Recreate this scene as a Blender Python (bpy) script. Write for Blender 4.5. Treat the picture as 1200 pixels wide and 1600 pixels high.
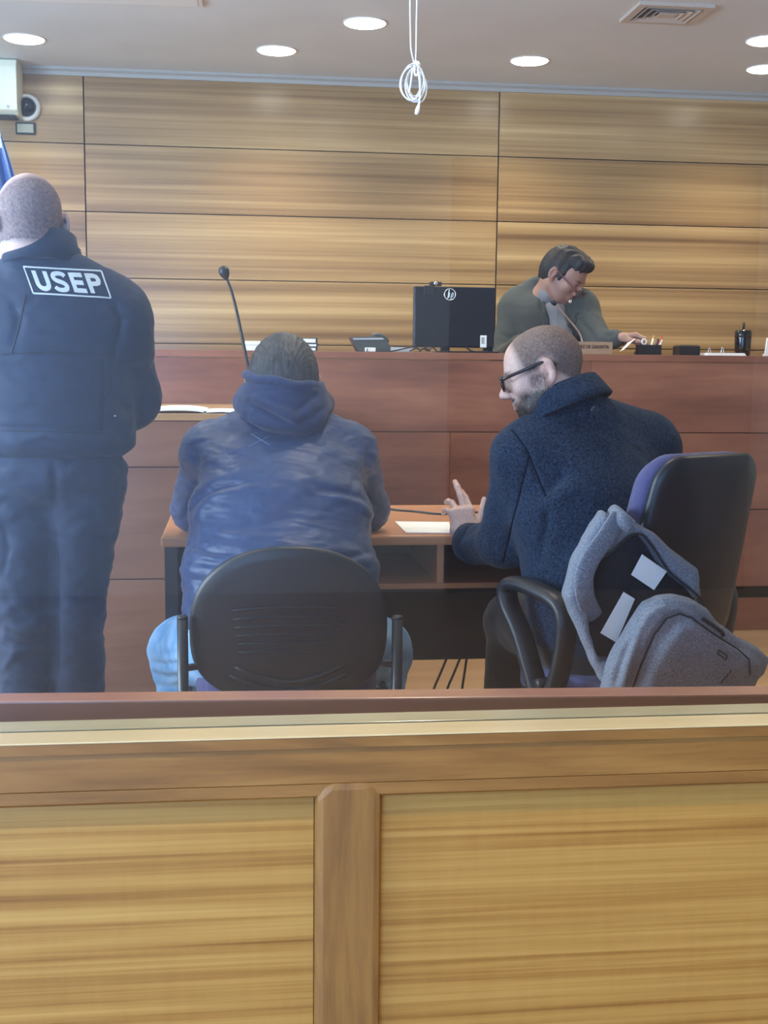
import bpy, bmesh, math, random
import numpy as np
from mathutils import Vector, Matrix
from mathutils.bvhtree import BVHTree

random.seed(7)
for o in list(bpy.data.objects):
    bpy.data.objects.remove(o, do_unlink=True)
scene = bpy.context.scene
COL = scene.collection

# ------------------------------------------------------------------ camera
FPX = 1900.0                                   # focal length in pixels of the 1200 x 1600 frame
YAW, PITCH, ROLL, CAMZ = math.radians(6.9), math.radians(7.1), math.radians(0.59), 1.25
_f = np.array([math.sin(YAW) * math.cos(PITCH), math.cos(YAW) * math.cos(PITCH), -math.sin(PITCH)])
_r = np.array([math.cos(YAW), -math.sin(YAW), 0.0])
_u = np.cross(_r, _f)
CR = math.cos(ROLL) * _r + math.sin(ROLL) * _u
CU = -math.sin(ROLL) * _r + math.cos(ROLL) * _u
CAM = np.array([0.0, 0.0, CAMZ])
cd = bpy.data.cameras.new('camera')
cam = bpy.data.objects.new('camera', cd)
COL.objects.link(cam)
cd.sensor_fit = 'VERTICAL'
cd.sensor_height = 36.0
cd.lens = FPX / 1600.0 * 36.0
cd.clip_start = 0.02
cam.matrix_world = Matrix(((CR[0], CU[0], -_f[0], 0), (CR[1], CU[1], -_f[1], 0), (CR[2], CU[2], -_f[2], CAMZ), (0, 0, 0, 1)))
scene.camera = cam


def at(px, py, Y):
    """world point at distance Y from the photographer's plane, measured on the photograph"""
    v = _f + (px - 600) / FPX * CR - (py - 800) / FPX * CU
    return CAM + v * (Y / v[1])


def atz(px, py, z):
    v = _f + (px - 600) / FPX * CR - (py - 800) / FPX * CU
    return CAM + v * ((z - CAMZ) / v[2])


# ------------------------------------------------------------------ world, exposure, daylight
w = bpy.data.worlds.new('world')
scene.world = w
w.use_nodes = True
wb = w.node_tree.nodes['Background']
wb.inputs[0].default_value = (0.45, 0.70, 1.0, 1)
wb.inputs[1].default_value = 1.0
vs = scene.view_settings
vs.view_transform = 'Standard'
vs.look = 'None'
vs.gamma = 1.0
vs.use_curve_mapping = False
vs.exposure = 0.58

ROOM_X0, ROOM_X1, ROOM_Y0, ROOM_Y1, CEIL = -3.4, 4.4, -3.2, 7.02, 2.806
WIN = (-3.2, -1.35, 0.25, 1.95)               # x0, x1, z0, z1 of the window behind the public seats
ld = bpy.data.lights.new('daylight', 'AREA')
ld.shape = 'RECTANGLE'
ld.size, ld.size_y = WIN[1] - WIN[0], WIN[3] - WIN[2]
ld.energy = 215
ld.color = (0.20, 0.46, 1.0)
lo = bpy.data.objects.new('daylight', ld)
COL.objects.link(lo)
lo.location = ((WIN[0] + WIN[1]) / 2, ROOM_Y0 - 0.06, (WIN[2] + WIN[3]) / 2)
lo.rotation_euler = (math.radians(90), 0, 0)   # shines into the room (+Y)
WIN2 = (0.2, 4.6, 0.95, 2.35)                 # y0, y1, z0, z1 of an unseen left-wall window, added to brighten the room
ld2 = bpy.data.lights.new('added_side_daylight', 'AREA')
ld2.shape = 'RECTANGLE'
ld2.size, ld2.size_y = WIN2[1] - WIN2[0], WIN2[3] - WIN2[2]
ld2.energy = 260
ld2.color = (0.62, 0.80, 1.0)
lo2 = bpy.data.objects.new('added_side_daylight', ld2)
COL.objects.link(lo2)
lo2.location = (ROOM_X0 - 0.06, (WIN2[0] + WIN2[1]) / 2, (WIN2[2] + WIN2[3]) / 2)
lo2.rotation_euler = (math.radians(90), 0, math.radians(-90))   # shines along +X


# ------------------------------------------------------------------ materials
def nt(name):
    m = bpy.data.materials.new(name)
    m.use_nodes = True
    return m, m.node_tree, m.node_tree.nodes['Principled BSDF']


def mat(name, col, rough=0.5, metal=0.0, spec=0.5, noise=0.0, nscale=30.0, bump=0.0, bscale=200.0, sheen=0.0, coat=0.0, stretch=(1, 1, 1), col2=None):
    m, t, b = nt(name)
    b.inputs['Base Color'].default_value = (*col, 1)
    b.inputs['Roughness'].default_value = rough
    b.inputs['Metallic'].default_value = metal
    b.inputs['Specular IOR Level'].default_value = spec
    b.inputs['Sheen Weight'].default_value = sheen
    b.inputs['Coat Weight'].default_value = coat
    g = t.nodes.new('ShaderNodeNewGeometry')
    mp = t.nodes.new('ShaderNodeMapping')
    mp.inputs['Scale'].default_value = stretch
    t.links.new(g.outputs['Position'], mp.inputs['Vector'])
    if noise > 0 or col2:
        n = t.nodes.new('ShaderNodeTexNoise')
        n.inputs['Scale'].default_value = nscale
        n.inputs['Detail'].default_value = 5
        t.links.new(mp.outputs[0], n.inputs['Vector'])
        r = t.nodes.new('ShaderNodeValToRGB')
        c2 = col2 or tuple(min(1, c * (1 + noise)) for c in col)
        c1 = col if col2 else tuple(c * (1 - noise) for c in col)
        r.color_ramp.elements[0].position = 0.35
        r.color_ramp.elements[1].position = 0.65
        r.color_ramp.elements[0].color = (*c1, 1)
        r.color_ramp.elements[1].color = (*c2, 1)
        t.links.new(n.outputs['Fac'], r.inputs[0])
        t.links.new(r.outputs[0], b.inputs['Base Color'])
    if bump > 0:
        n2 = t.nodes.new('ShaderNodeTexNoise')
        n2.inputs['Scale'].default_value = bscale
        n2.inputs['Detail'].default_value = 3
        t.links.new(mp.outputs[0], n2.inputs['Vector'])
        bp = t.nodes.new('ShaderNodeBump')
        bp.inputs['Strength'].default_value = bump
        bp.inputs['Distance'].default_value = 0.002
        t.links.new(n2.outputs['Fac'], bp.inputs['Height'])
        t.links.new(bp.outputs[0], b.inputs['Normal'])
    return m


def wood(name, stops, axis='X', broad=2.2, fine=40.0, rough=0.35, coat=0.0, wave=0.35, spec=0.5, long=0.22, ripple=0.0, finew=0.42):
    """wood with grain along one world axis; every board gets its own cut through the grain"""
    m, t, b = nt(name)
    N, L = t.nodes, t.links
    g = N.new('ShaderNodeNewGeometry')
    oi = N.new('ShaderNodeObjectInfo')
    ml = N.new('ShaderNodeMath'); ml.operation = 'MULTIPLY'; ml.inputs[1].default_value = 37.0
    L.new(oi.outputs['Random'], ml.inputs[0])
    ad = N.new('ShaderNodeVectorMath'); ad.operation = 'ADD'
    L.new(g.outputs['Position'], ad.inputs[0]); L.new(ml.outputs[0], ad.inputs[1])
    s = {'X': (long, 1, 1), 'Y': (1, long, 1), 'Z': (1, 1, long)}[axis]
    mp = N.new('ShaderNodeMapping'); mp.inputs['Scale'].default_value = s
    L.new(ad.outputs[0], mp.inputs[0])
    # slow bend of the grain
    nb = N.new('ShaderNodeTexNoise'); nb.inputs['Scale'].default_value = broad * 0.6; nb.inputs['Detail'].default_value = 2
    L.new(mp.outputs[0], nb.inputs['Vector'])
    sc = N.new('ShaderNodeVectorMath'); sc.operation = 'SCALE'; sc.inputs['Scale'].default_value = wave
    L.new(nb.outputs['Color'], sc.inputs[0])
    a2 = N.new('ShaderNodeVectorMath'); a2.operation = 'ADD'
    L.new(mp.outputs[0], a2.inputs[0]); L.new(sc.outputs[0], a2.inputs[1])
    n1 = N.new('ShaderNodeTexNoise'); n1.inputs['Scale'].default_value = broad * 3; n1.inputs['Detail'].default_value = 4; n1.inputs['Roughness'].default_value = 0.6
    L.new(a2.outputs[0], n1.inputs['Vector'])
    s2 = {'X': (long * 0.3, 1, 1), 'Y': (1, long * 0.3, 1), 'Z': (1, 1, long * 0.3)}[axis]
    mp2 = N.new('ShaderNodeMapping'); mp2.inputs['Scale'].default_value = tuple(q / max(s[i], 1e-6) for i, q in enumerate(s2))
    L.new(a2.outputs[0], mp2.inputs[0])
    n2 = N.new('ShaderNodeTexNoise'); n2.inputs['Scale'].default_value = fine; n2.inputs['Detail'].default_value = 5; n2.inputs['Roughness'].default_value = 0.7
    L.new(mp2.outputs[0], n2.inputs['Vector'])
    mx = N.new('ShaderNodeMath'); mx.operation = 'MULTIPLY_ADD'; mx.inputs[1].default_value = finew
    sub = N.new('ShaderNodeMath'); sub.operation = 'SUBTRACT'; sub.inputs[1].default_value = 0.5
    L.new(n2.outputs['Fac'], sub.inputs[0]); L.new(sub.outputs[0], mx.inputs[0]); L.new(n1.outputs['Fac'], mx.inputs[2])
    last = mx.outputs[0]
    if ripple:
        mp3 = N.new('ShaderNodeMapping'); s3 = {'X': (1, .12, .12), 'Y': (.12, 1, .12), 'Z': (.12, .12, 1)}[axis]
        mp3.inputs['Scale'].default_value = s3
        L.new(ad.outputs[0], mp3.inputs[0])
        n3 = N.new('ShaderNodeTexNoise'); n3.inputs['Scale'].default_value = 55; n3.inputs['Detail'].default_value = 2
        L.new(mp3.outputs[0], n3.inputs['Vector'])
        sb3 = N.new('ShaderNodeMath'); sb3.operation = 'SUBTRACT'; sb3.inputs[1].default_value = 0.5
        L.new(n3.outputs['Fac'], sb3.inputs[0])
        m3 = N.new('ShaderNodeMath'); m3.operation = 'MULTIPLY_ADD'; m3.inputs[1].default_value = ripple
        L.new(sb3.outputs[0], m3.inputs[0]); L.new(last, m3.inputs[2])
        last = m3.outputs[0]
    rp = N.new('ShaderNodeValToRGB')
    els = rp.color_ramp.elements
    while len(els) < len(stops):
        els.new(0.5)
    for e, (p, c) in zip(els, stops):
        e.position = p
        e.color = (*c, 1)
    L.new(last, rp.inputs[0])
    L.new(rp.outputs[0], b.inputs['Base Color'])
    b.inputs['Roughness'].default_value = rough
    b.inputs['Specular IOR Level'].default_value = spec
    b.inputs['Coat Weight'].default_value = coat
    b.inputs['Coat Roughness'].default_value = 0.2
    bp = N.new('ShaderNodeBump'); bp.inputs['Strength'].default_value = 0.12; bp.inputs['Distance'].default_value = 0.001
    L.new(n2.outputs['Fac'], bp.inputs['Height']); L.new(bp.outputs[0], b.inputs['Normal'])
    return m


def emit(name, col, strength):
    m, t, b = nt(name)
    b.inputs['Base Color'].default_value = (*col, 1)
    b.inputs['Emission Color'].default_value = (*col, 1)
    b.inputs['Emission Strength'].default_value = strength
    return m


def vcol_mat(name, rough=0.5, spec=0.4, bump=0.15, bscale=600, sss=0.0):
    """skin and cropped hair: colour comes from the colour attribute, broken up by fine noise"""
    m, t, b = nt(name)
    N, L = t.nodes, t.links
    a = N.new('ShaderNodeAttribute'); a.attribute_name = 'Col'
    g = N.new('ShaderNodeNewGeometry')
    n = N.new('ShaderNodeTexNoise'); n.inputs['Scale'].default_value = 260; n.inputs['Detail'].default_value = 3
    L.new(g.outputs['Position'], n.inputs['Vector'])
    rp = N.new('ShaderNodeMapRange'); rp.inputs[1].default_value = 0.3; rp.inputs[2].default_value = 0.7
    rp.inputs[3].default_value = 0.82; rp.inputs[4].default_value = 1.12
    L.new(n.outputs['Fac'], rp.inputs[0])
    mx = N.new('ShaderNodeVectorMath'); mx.operation = 'SCALE'
    L.new(a.outputs['Color'], mx.inputs[0]); L.new(rp.outputs[0], mx.inputs['Scale'])
    L.new(mx.outputs[0], b.inputs['Base Color'])
    b.inputs['Roughness'].default_value = rough
    b.inputs['Specular IOR Level'].default_value = spec
    if sss:
        b.inputs['Subsurface Weight'].default_value = sss
        b.inputs['Subsurface Radius'].default_value = (0.008, 0.003, 0.0015)
        b.inputs['Subsurface Scale'].default_value = 1.0
    bp = N.new('ShaderNodeBump'); bp.inputs['Strength'].default_value = bump; bp.inputs['Distance'].default_value = 0.001
    L.new(n.outputs['Fac'], bp.inputs['Height']); L.new(bp.outputs[0], b.inputs['Normal'])
    return m


# ------------------------------------------------------------------ object helpers
ORG = {}


def link(o, parent=None):
    COL.objects.link(o)
    if parent is not None:
        o.parent = parent
        ORG[o.name] = ORG[parent.name]
    return o


def tag(o, label, cat, group=None):
    o['label'] = label
    o['category'] = cat
    if group:
        o['group'] = group
    return o


def thing(name, label, cat, loc, group=None):
    o = bpy.data.objects.new(name, None)
    COL.objects.link(o)
    o.location = loc
    o.empty_display_size = 0.05
    ORG[o.name] = np.array(loc, float)
    return tag(o, label, cat, group)


def mesh_obj(name, verts, faces, material, parent=None, smooth=False, origin=None, cols=None):
    verts = np.asarray(verts, float)
    if parent is not None:
        org = ORG[parent.name]
    elif origin is not None:
        org = np.array(origin, float)
    else:
        org = np.array([verts[:, 0].mean(), verts[:, 1].mean(), verts[:, 2].min()])
    me = bpy.data.meshes.new(name)
    me.from_pydata((verts - org).tolist(), [], [list(map(int, f)) for f in faces])
    me.materials.append(material)
    if smooth:
        me.polygons.foreach_set('use_smooth', [True] * len(me.polygons))
    if cols is not None:
        ca = me.color_attributes.new('Col', 'FLOAT_COLOR', 'POINT')
        buf = np.ones((len(verts), 4), np.float32)
        buf[:, :3] = cols
        ca.data.foreach_set('color', buf.ravel())
    me.update()
    o = bpy.data.objects.new(name, me)
    if parent is None:
        o.location = org
        COL.objects.link(o)
        ORG[o.name] = org
    else:
        link(o, parent)
    return o


def struct(o):
    o['kind'] = 'structure'
    return o


class MB:
    """collects shapes and links them as one mesh"""
    def __init__(s):
        s.v, s.f = [], []

    def add(s, v, f):
        n = len(s.v)
        s.v += [tuple(p) for p in v]
        s.f += [[i + n for i in q] for q in f]
        return s

    def box(s, lo, hi, bevel=0.0, M=None):
        bm = bmesh.new()
        bmesh.ops.create_cube(bm, size=1)
        lo, hi = np.array(lo, float), np.array(hi, float)
        for v in bm.verts:
            v.co = Vector((lo + hi) / 2) + Vector(np.array(v.co) * (hi - lo))
        if bevel > 0:
            bmesh.ops.bevel(bm, geom=bm.edges[:], offset=bevel, segments=2, affect='EDGES', profile=0.6)
        bm.verts.index_update()
        v = [np.array(q.co) for q in bm.verts]
        if M is not None:
            v = [np.array(M @ Vector(q)) for q in v]
        f = [[q.index for q in p.verts] for p in bm.faces]
        bm.free()
        return s.add(v, f)

    def tube(s, pts, rad, n=10, closed=False, cap=True, flat=None):
        """flat=(nvec, q): squash the section along nvec by q"""
        pts = [np.array(p, float) for p in pts]
        m = len(pts)
        rad = [rad] * m if np.isscalar(rad) else list(rad)
        up = None
        rings = []
        for i in range(m):
            a = pts[i - 1] if (i > 0 or closed) else pts[i]
            b = pts[(i + 1) % m] if (i < m - 1 or closed) else pts[i]
            t = b - a
            t = t / (np.linalg.norm(t) + 1e-12)
            if up is None:
                h = np.array([0, 0, 1.0]) if abs(t[2]) < 0.9 else np.array([1.0, 0, 0])
                if flat is not None:
                    h = np.array(flat[0], float)
                up = h - t * (h @ t)
            else:
                up = up - t * (up @ t)
                if flat is not None:
                    h = np.array(flat[0], float)
                    up = h - t * (h @ t)
            up = up / (np.linalg.norm(up) + 1e-12)
            sd = np.cross(t, up)
            q = flat[1] if flat is not None else 1.0
            rings.append([pts[i] + rad[i] * (math.cos(2 * math.pi * k / n) * sd + q * math.sin(2 * math.pi * k / n) * up) for k in range(n)])
        v = [p for r in rings for p in r]
        f = []
        for i in range(m if closed else m - 1):
            j = (i + 1) % m
            for k in range(n):
                f.append([i * n + k, i * n + (k + 1) % n, j * n + (k + 1) % n, j * n + k])
        if cap and not closed:
            f.append(list(range(n))[::-1])
            f.append([(m - 1) * n + k for k in range(n)])
        return s.add(v, f)

    def lathe(s, c, prof, n=24, axis=(0, 0, 1)):
        """prof: (radius, height) pairs"""
        ax = np.array(axis, float); ax /= np.linalg.norm(ax)
        h = np.array([1.0, 0, 0]) if abs(ax[0]) < 0.9 else np.array([0, 1.0, 0])
        u = h - ax * (h @ ax); u /= np.linalg.norm(u)
        w_ = np.cross(ax, u)
        c = np.array(c, float)
        v = []
        for r, z in prof:
            for k in range(n):
                a = 2 * math.pi * k / n
                v.append(c + ax * z + r * (math.cos(a) * u + math.sin(a) * w_))
        f = []
        for i in range(len(prof) - 1):
            for k in range(n):
                f.append([i * n + k, i * n + (k + 1) % n, (i + 1) * n + (k + 1) % n, (i + 1) * n + k])
        f.append(list(range(n))[::-1])
        f.append([(len(prof) - 1) * n + k for k in range(n)])
        return s.add(v, f)

    def prism(s, poly, thick, origin, eu, ev, en, bevel=0.0):
        """outline (u, v) extruded along en by thick"""
        bm = bmesh.new()
        o, eu, ev, en = (np.array(q, float) for q in (origin, eu, ev, en))
        vs_ = [bm.verts.new(o + eu * p[0] + ev * p[1]) for p in poly]
        fc = bm.faces.new(vs_)
        r = bmesh.ops.extrude_face_region(bm, geom=[fc])
        bmesh.ops.translate(bm, verts=[q for q in r['geom'] if isinstance(q, bmesh.types.BMVert)], vec=Vector(en * thick))
        bmesh.ops.recalc_face_normals(bm, faces=bm.faces[:])
        if bevel > 0:
            bmesh.ops.bevel(bm, geom=bm.edges[:], offset=bevel, segments=2, affect='EDGES', profile=0.6, clamp_overlap=True)
        bm.verts.index_update()
        s.add([np.array(q.co) for q in bm.verts], [[q.index for q in p.verts] for p in bm.faces])
        bm.free()
        return s

    def ball(s, c, r, nu=12, nv=8):
        r = np.array([r, r, r] if np.isscalar(r) else r, float)
        v = [np.array(c, float) + r * np.array([0, 0, 1])]
        for i in range(1, nv):
            ph = math.pi * i / nv
            for k in range(nu):
                th = 2 * math.pi * k / nu
                v.append(np.array(c, float) + r * np.array([math.sin(ph) * math.cos(th), math.sin(ph) * math.sin(th), math.cos(ph)]))
        v.append(np.array(c, float) - r * np.array([0, 0, 1]))
        f = [[0, 1 + k, 1 + (k + 1) % nu] for k in range(nu)]
        for i in range(nv - 2):
            for k in range(nu):
                a, b = 1 + i * nu + k, 1 + i * nu + (k + 1) % nu
                f.append([a, a + nu, b + nu, b])
        e = len(v) - 1
        q = 1 + (nv - 2) * nu
        f += [[q + k, e, q + (k + 1) % nu] for k in range(nu)]
        return s.add(v, f)

    def build(s, name, material, parent=None, smooth=False, origin=None):
        return mesh_obj(name, s.v, s.f, material, parent, smooth, origin)


def smooth_path(pts, n=8, closed=False):
    """Catmull-Rom through the points"""
    P = [np.array(p, float) for p in pts]
    out = []
    m = len(P)
    for i in range(m if closed else m - 1):
        p0 = P[(i - 1) % m] if (closed or i > 0) else P[i]
        p1, p2 = P[i], P[(i + 1) % m]
        p3 = P[(i + 2) % m] if (closed or i + 2 < m) else P[(i + 1) % m]
        for k in range(n):
            t = k / n
            out.append(0.5 * ((2 * p1) + (-p0 + p2) * t + (2 * p0 - 5 * p1 + 4 * p2 - p3) * t * t + (-p0 + 3 * p1 - 3 * p2 + p3) * t ** 3))
    if not closed:
        out.append(P[-1])
    return out


def bbox(name, lo, hi, material, parent=None, bevel=0.0, origin=None):
    return MB().box(lo, hi, bevel).build(name, material, parent, False, origin)


def text_mesh(s, size, bold=0.0, extrude=0.0006):
    cu = bpy.data.curves.new('lettering', 'FONT')
    cu.body = s
    cu.size = size
    cu.offset = bold
    cu.extrude = extrude
    cu.align_x = 'CENTER'
    cu.align_y = 'CENTER'
    cu.resolution_u = 3
    o = bpy.data.objects.new('lettering', cu)
    COL.objects.link(o)
    bpy.context.view_layer.update()
    me = o.to_mesh()
    v = [np.array(q.co) for q in me.vertices]
    f = [list(p.vertices) for p in me.polygons]
    o.to_mesh_clear()
    bpy.data.objects.remove(o)
    bpy.data.curves.remove(cu)
    return v, f


# ------------------------------------------------------------------ smooth solids (bodies, clothes): distance field -> one continuous surface
def _unit(v):
    v = np.array(v, float)
    return v / (np.linalg.norm(v) + 1e-12)


class SDF:
    def __init__(s):
        s.p = []
        s.R = np.eye(3)
        s.t = np.zeros(3)

    def frame(s, R=None, t=None):
        s.R = np.eye(3) if R is None else np.array(R, float)
        s.t = np.zeros(3) if t is None else np.array(t, float)
        return s

    def _w(s, c):
        return s.R @ np.array(c, float) + s.t

    def ell(s, c, r, rot=None, k=0.01, op='u'):
        r = np.array([r, r, r] if np.isscalar(r) else r, float)
        Rm = s.R @ (np.eye(3) if rot is None else rot)
        c = s._w(c)

        def fn(P):
            q = (P - c) @ Rm
            k0 = np.sqrt(((q / r) ** 2).sum(-1))
            k1 = np.sqrt(((q / (r * r)) ** 2).sum(-1)) + 1e-9
            return k0 * (k0 - 1.0) / k1
        s.p.append((fn, c, r.max(), k, op, c - r.max(), c + r.max()))
        return s

    def cap(s, a, b, ra, rb, k=0.01, op='u', n=None, q=1.0):
        a, b = s._w(a), s._w(b)
        ab = b - a
        L2 = ab @ ab + 1e-12
        nv = None if n is None else _unit(s.R @ np.array(n, float))

        def fn(P):
            d = P - a
            t = np.clip((d @ ab) / L2, 0, 1)
            wv = d - t[..., None] * ab
            if nv is not None:
                cmp_ = wv @ nv
                wv = wv + (cmp_ * (1 / q - 1))[..., None] * nv
            d_ = np.sqrt((wv ** 2).sum(-1)) - (ra + (rb - ra) * t)
            return d_ * (q if nv is not None and q < 1 else 1.0)
        rm = max(ra, rb) * max(1.0, q)
        s.p.append((fn, (a + b) / 2, rm + math.sqrt(L2) / 2, k, op, np.minimum(a, b) - rm, np.maximum(a, b) + rm))
        return s

    def chain(s, pts, rad, k=0.02, op='u', n=None, q=1.0):
        for i in range(len(pts) - 1):
            s.cap(pts[i], pts[i + 1], rad[i], rad[i + 1], k if i == 0 else min(k, 0.03), op, n, q)
        return s

    def poly(s, pts, y0, y1, rnd, k=0.01, op='u', slant=0.0, slantx=0.0, ref=(0.0, 0.0)):
        """outline in the X-Z plane between depths y0 and y1 with rounded edges; the plate may lean"""
        V = np.array(pts, float)
        W = np.roll(V, -1, 0)
        hy, cy_ = (y1 - y0) / 2, (y0 + y1) / 2

        def fn(P):
            x, z = P[..., 0], P[..., 2]
            y = P[..., 1] - slant * (z - ref[1]) - slantx * (x - ref[0])
            d = np.full(x.shape, 1e9)
            ins = np.zeros(x.shape, bool)
            for a, b in zip(V, W):
                e = b - a
                t = np.clip(((x - a[0]) * e[0] + (z - a[1]) * e[1]) / (e @ e), 0, 1)
                dx, dz = x - a[0] - t * e[0], z - a[1] - t * e[1]
                d = np.minimum(d, dx * dx + dz * dz)
                if abs(e[1]) > 1e-12:
                    c_ = ((a[1] > z) != (b[1] > z)) & (x < e[0] * (z - a[1]) / e[1] + a[0])
                    ins ^= c_
            d2 = np.where(ins, -1, 1) * np.sqrt(d) + rnd
            dy = np.abs(y - cy_) - hy + rnd
            return np.minimum(np.maximum(d2, dy), 0) + np.sqrt(np.maximum(d2, 0) ** 2 + np.maximum(dy, 0) ** 2) - rnd
        ext = abs(slant) * (V[:, 1].max() - V[:, 1].min()) + abs(slantx) * (V[:, 0].max() - V[:, 0].min())
        lo_ = np.array([V[:, 0].min(), y0 - ext, V[:, 1].min()]); hi_ = np.array([V[:, 0].max(), y1 + ext, V[:, 1].max()])
        s.p.append((fn, (lo_ + hi_) / 2, np.linalg.norm(hi_ - lo_) / 2, k, op, lo_, hi_))
        return s

    def half(s, c, nrm, k=0.004):
        """cut away everything on the nrm side of the plane through c"""
        c, nrm = s._w(c), _unit(s.R @ np.array(nrm, float))

        def fn(P):
            return -((P - c) @ nrm)
        s.p.append((fn, c, 1e6, k, 's', None, None))
        return s

    def _apply(s, D, P, idx, pr):
        fn, c, R, k, op = pr[:5]
        d = fn(P if idx is None else P[idx])
        a = D if idx is None else D[idx]
        if op == 'u':
            h = np.maximum(k - np.abs(a - d), 0) / max(k, 1e-9)
            o = np.minimum(a, d) - h * h * k * 0.25
        else:
            h = np.maximum(k - np.abs(a + d), 0) / max(k, 1e-9)
            o = np.maximum(a, -d) + h * h * k * 0.25
        if idx is None:
            D[...] = o
        else:
            D[idx] = o

    def mesh(s, vox):
        lo = np.min([p[5] for p in s.p if p[4] == 'u'], 0) - 4 * vox
        hi = np.max([p[6] for p in s.p if p[4] == 'u'], 0) + 4 * vox
        B = 8
        nb = np.ceil((hi - lo) / (vox * B)).astype(int)
        dims = nb * B
        gi = np.stack(np.meshgrid(*[np.arange(q) for q in nb], indexing='ij'), -1).reshape(-1, 3)
        cen = lo + (gi + 0.5) * B * vox - 0.5 * vox
        D = np.full(len(cen), 1.0)
        for pr in s.p:
            s._apply(D, cen, None, pr)
        near = np.nonzero(np.abs(D) < B * vox * 1.9)[0]
        V = np.repeat(np.repeat(np.repeat(D.reshape(nb), B, 0), B, 1), B, 2).astype(np.float32)
        off = np.stack(np.meshgrid(*[np.arange(B)] * 3, indexing='ij'), -1).reshape(-1, 3) * vox
        P = (lo + gi[near] * B * vox)[:, None, :] + off[None]
        Dn = np.full(P.shape[:2], 1.0)
        hd = B * vox * 0.9
        for pr in s.p:
            dist = np.sqrt(((cen[near] - pr[1]) ** 2).sum(-1))
            idx = np.nonzero(dist < pr[2] + hd + 0.06)[0]
            if len(idx):
                s._apply(Dn, P, idx, pr)
        Vb = V.reshape(nb[0], B, nb[1], B, nb[2], B).transpose(0, 2, 4, 1, 3, 5).reshape(-1, B, B, B)
        Vb = np.array(Vb)
        Vb[near] = Dn.reshape(-1, B, B, B)
        V = Vb.reshape(nb[0], nb[1], nb[2], B, B, B).transpose(0, 3, 1, 4, 2, 5).reshape(dims)
        S = V < 0
        lin = lambda i, j, k_: (i * dims[1] + j) * dims[2] + k_
        quads = []
        for ax in range(3):
            sl0 = [slice(None)] * 3; sl1 = [slice(None)] * 3
            sl0[ax] = slice(0, -1); sl1[ax] = slice(1, None)
            A = S[tuple(sl0)]
            E = A != S[tuple(sl1)]
            ix = np.stack(np.nonzero(E), -1)
            ok = np.all(ix > 0, 1)
            ix = ix[ok]
            flip = A[ix[:, 0], ix[:, 1], ix[:, 2]]
            b, c = (ax + 1) % 3, (ax + 2) % 3
            eb = np.zeros(3, int); eb[b] = 1
            ec = np.zeros(3, int); ec[c] = 1
            q = np.stack([lin(*(ix - eb - ec).T), lin(*(ix - ec).T), lin(*ix.T), lin(*(ix - eb).T)], 1)
            q[~flip] = q[~flip][:, ::-1]
            quads.append(q)
        Q = np.concatenate(quads)
        cells, inv = np.unique(Q.ravel(), return_inverse=True)
        Q = inv.reshape(-1, 4)
        ci = np.stack(np.unravel_index(cells, dims), -1)
        cs = np.array([[i, j, k_] for i in (0, 1) for j in (0, 1) for k_ in (0, 1)])
        cv = np.stack([V[tuple(np.minimum(ci + o_, dims - 1).T)] for o_ in cs], 1)
        acc = np.zeros((len(ci), 3)); cnt = np.zeros(len(ci))
        for a in range(8):
            for b in range(a + 1, 8):
                if np.abs(cs[a] - cs[b]).sum() == 1:
                    m = (cv[:, a] < 0) != (cv[:, b] < 0)
                    t = np.where(m, cv[:, a] / np.where(m, cv[:, a] - cv[:, b], 1), 0)
                    acc += np.where(m[:, None], cs[a] + t[:, None] * (cs[b] - cs[a]), 0)
                    cnt += m
        verts = lo + (ci + acc / np.maximum(cnt, 1)[:, None]) * vox
        return verts, Q


def vnormals(v, q):
    n = np.cross(v[q[:, 2]] - v[q[:, 0]], v[q[:, 3]] - v[q[:, 1]])
    o = np.zeros_like(v)
    for i in range(4):
        np.add.at(o, q[:, i], n)
    return o / (np.linalg.norm(o, axis=1, keepdims=True) + 1e-12)


def relax(v, q, it=2):
    for _ in range(it):
        acc = np.zeros_like(v); c = np.zeros(len(v))
        for i in range(4):
            for j in (1, 3):
                np.add.at(acc, q[:, i], v[q[:, (i + j) % 4]])
                np.add.at(c, q[:, i], 1)
        v = 0.5 * v + 0.5 * acc / c[:, None]
    return v


def seg_dist(P, pts):
    """distance of every point to a polyline, with the running parameter"""
    best = np.full(len(P), 1e9)
    par = np.zeros(len(P))
    n = len(pts) - 1
    for i in range(n):
        a, b = np.array(pts[i], float), np.array(pts[i + 1], float)
        ab = b - a
        t = np.clip(((P - a) @ ab) / (ab @ ab + 1e-12), 0, 1)
        d = np.linalg.norm(P - a - t[:, None] * ab, axis=1)
        m = d < best
        best[m] = d[m]
        par[m] = (i + t[m]) / n
    return best, par


def fold(v, q, pts, width, depth, view=True):
    """press a crease (depth<0) or raise a ridge (depth>0) along a line on the side of the cloth towards -Y"""
    n = vnormals(v, q)
    P2 = v.copy(); L2 = [np.array(p, float) for p in pts]
    if view:
        # compare along the line of sight: scale each point to the depth of the line
        Ym = np.mean([p[1] for p in L2])
        sc = Ym / P2[:, 1]
        P2 = CAM + (P2 - CAM) * sc[:, None]
        L2 = [CAM + (p - CAM) * (Ym / p[1]) for p in L2]
    d, t = seg_dist(P2, L2)
    wgt = np.exp(-(d / width) ** 2) * np.sin(np.clip(t, 0.02, 0.98) * math.pi) ** 0.5
    if view:
        wgt = wgt * np.clip((-n[:, 1] + 0.1) * 2, 0, 1)
    return v + n * (wgt * depth)[:, None]


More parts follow.
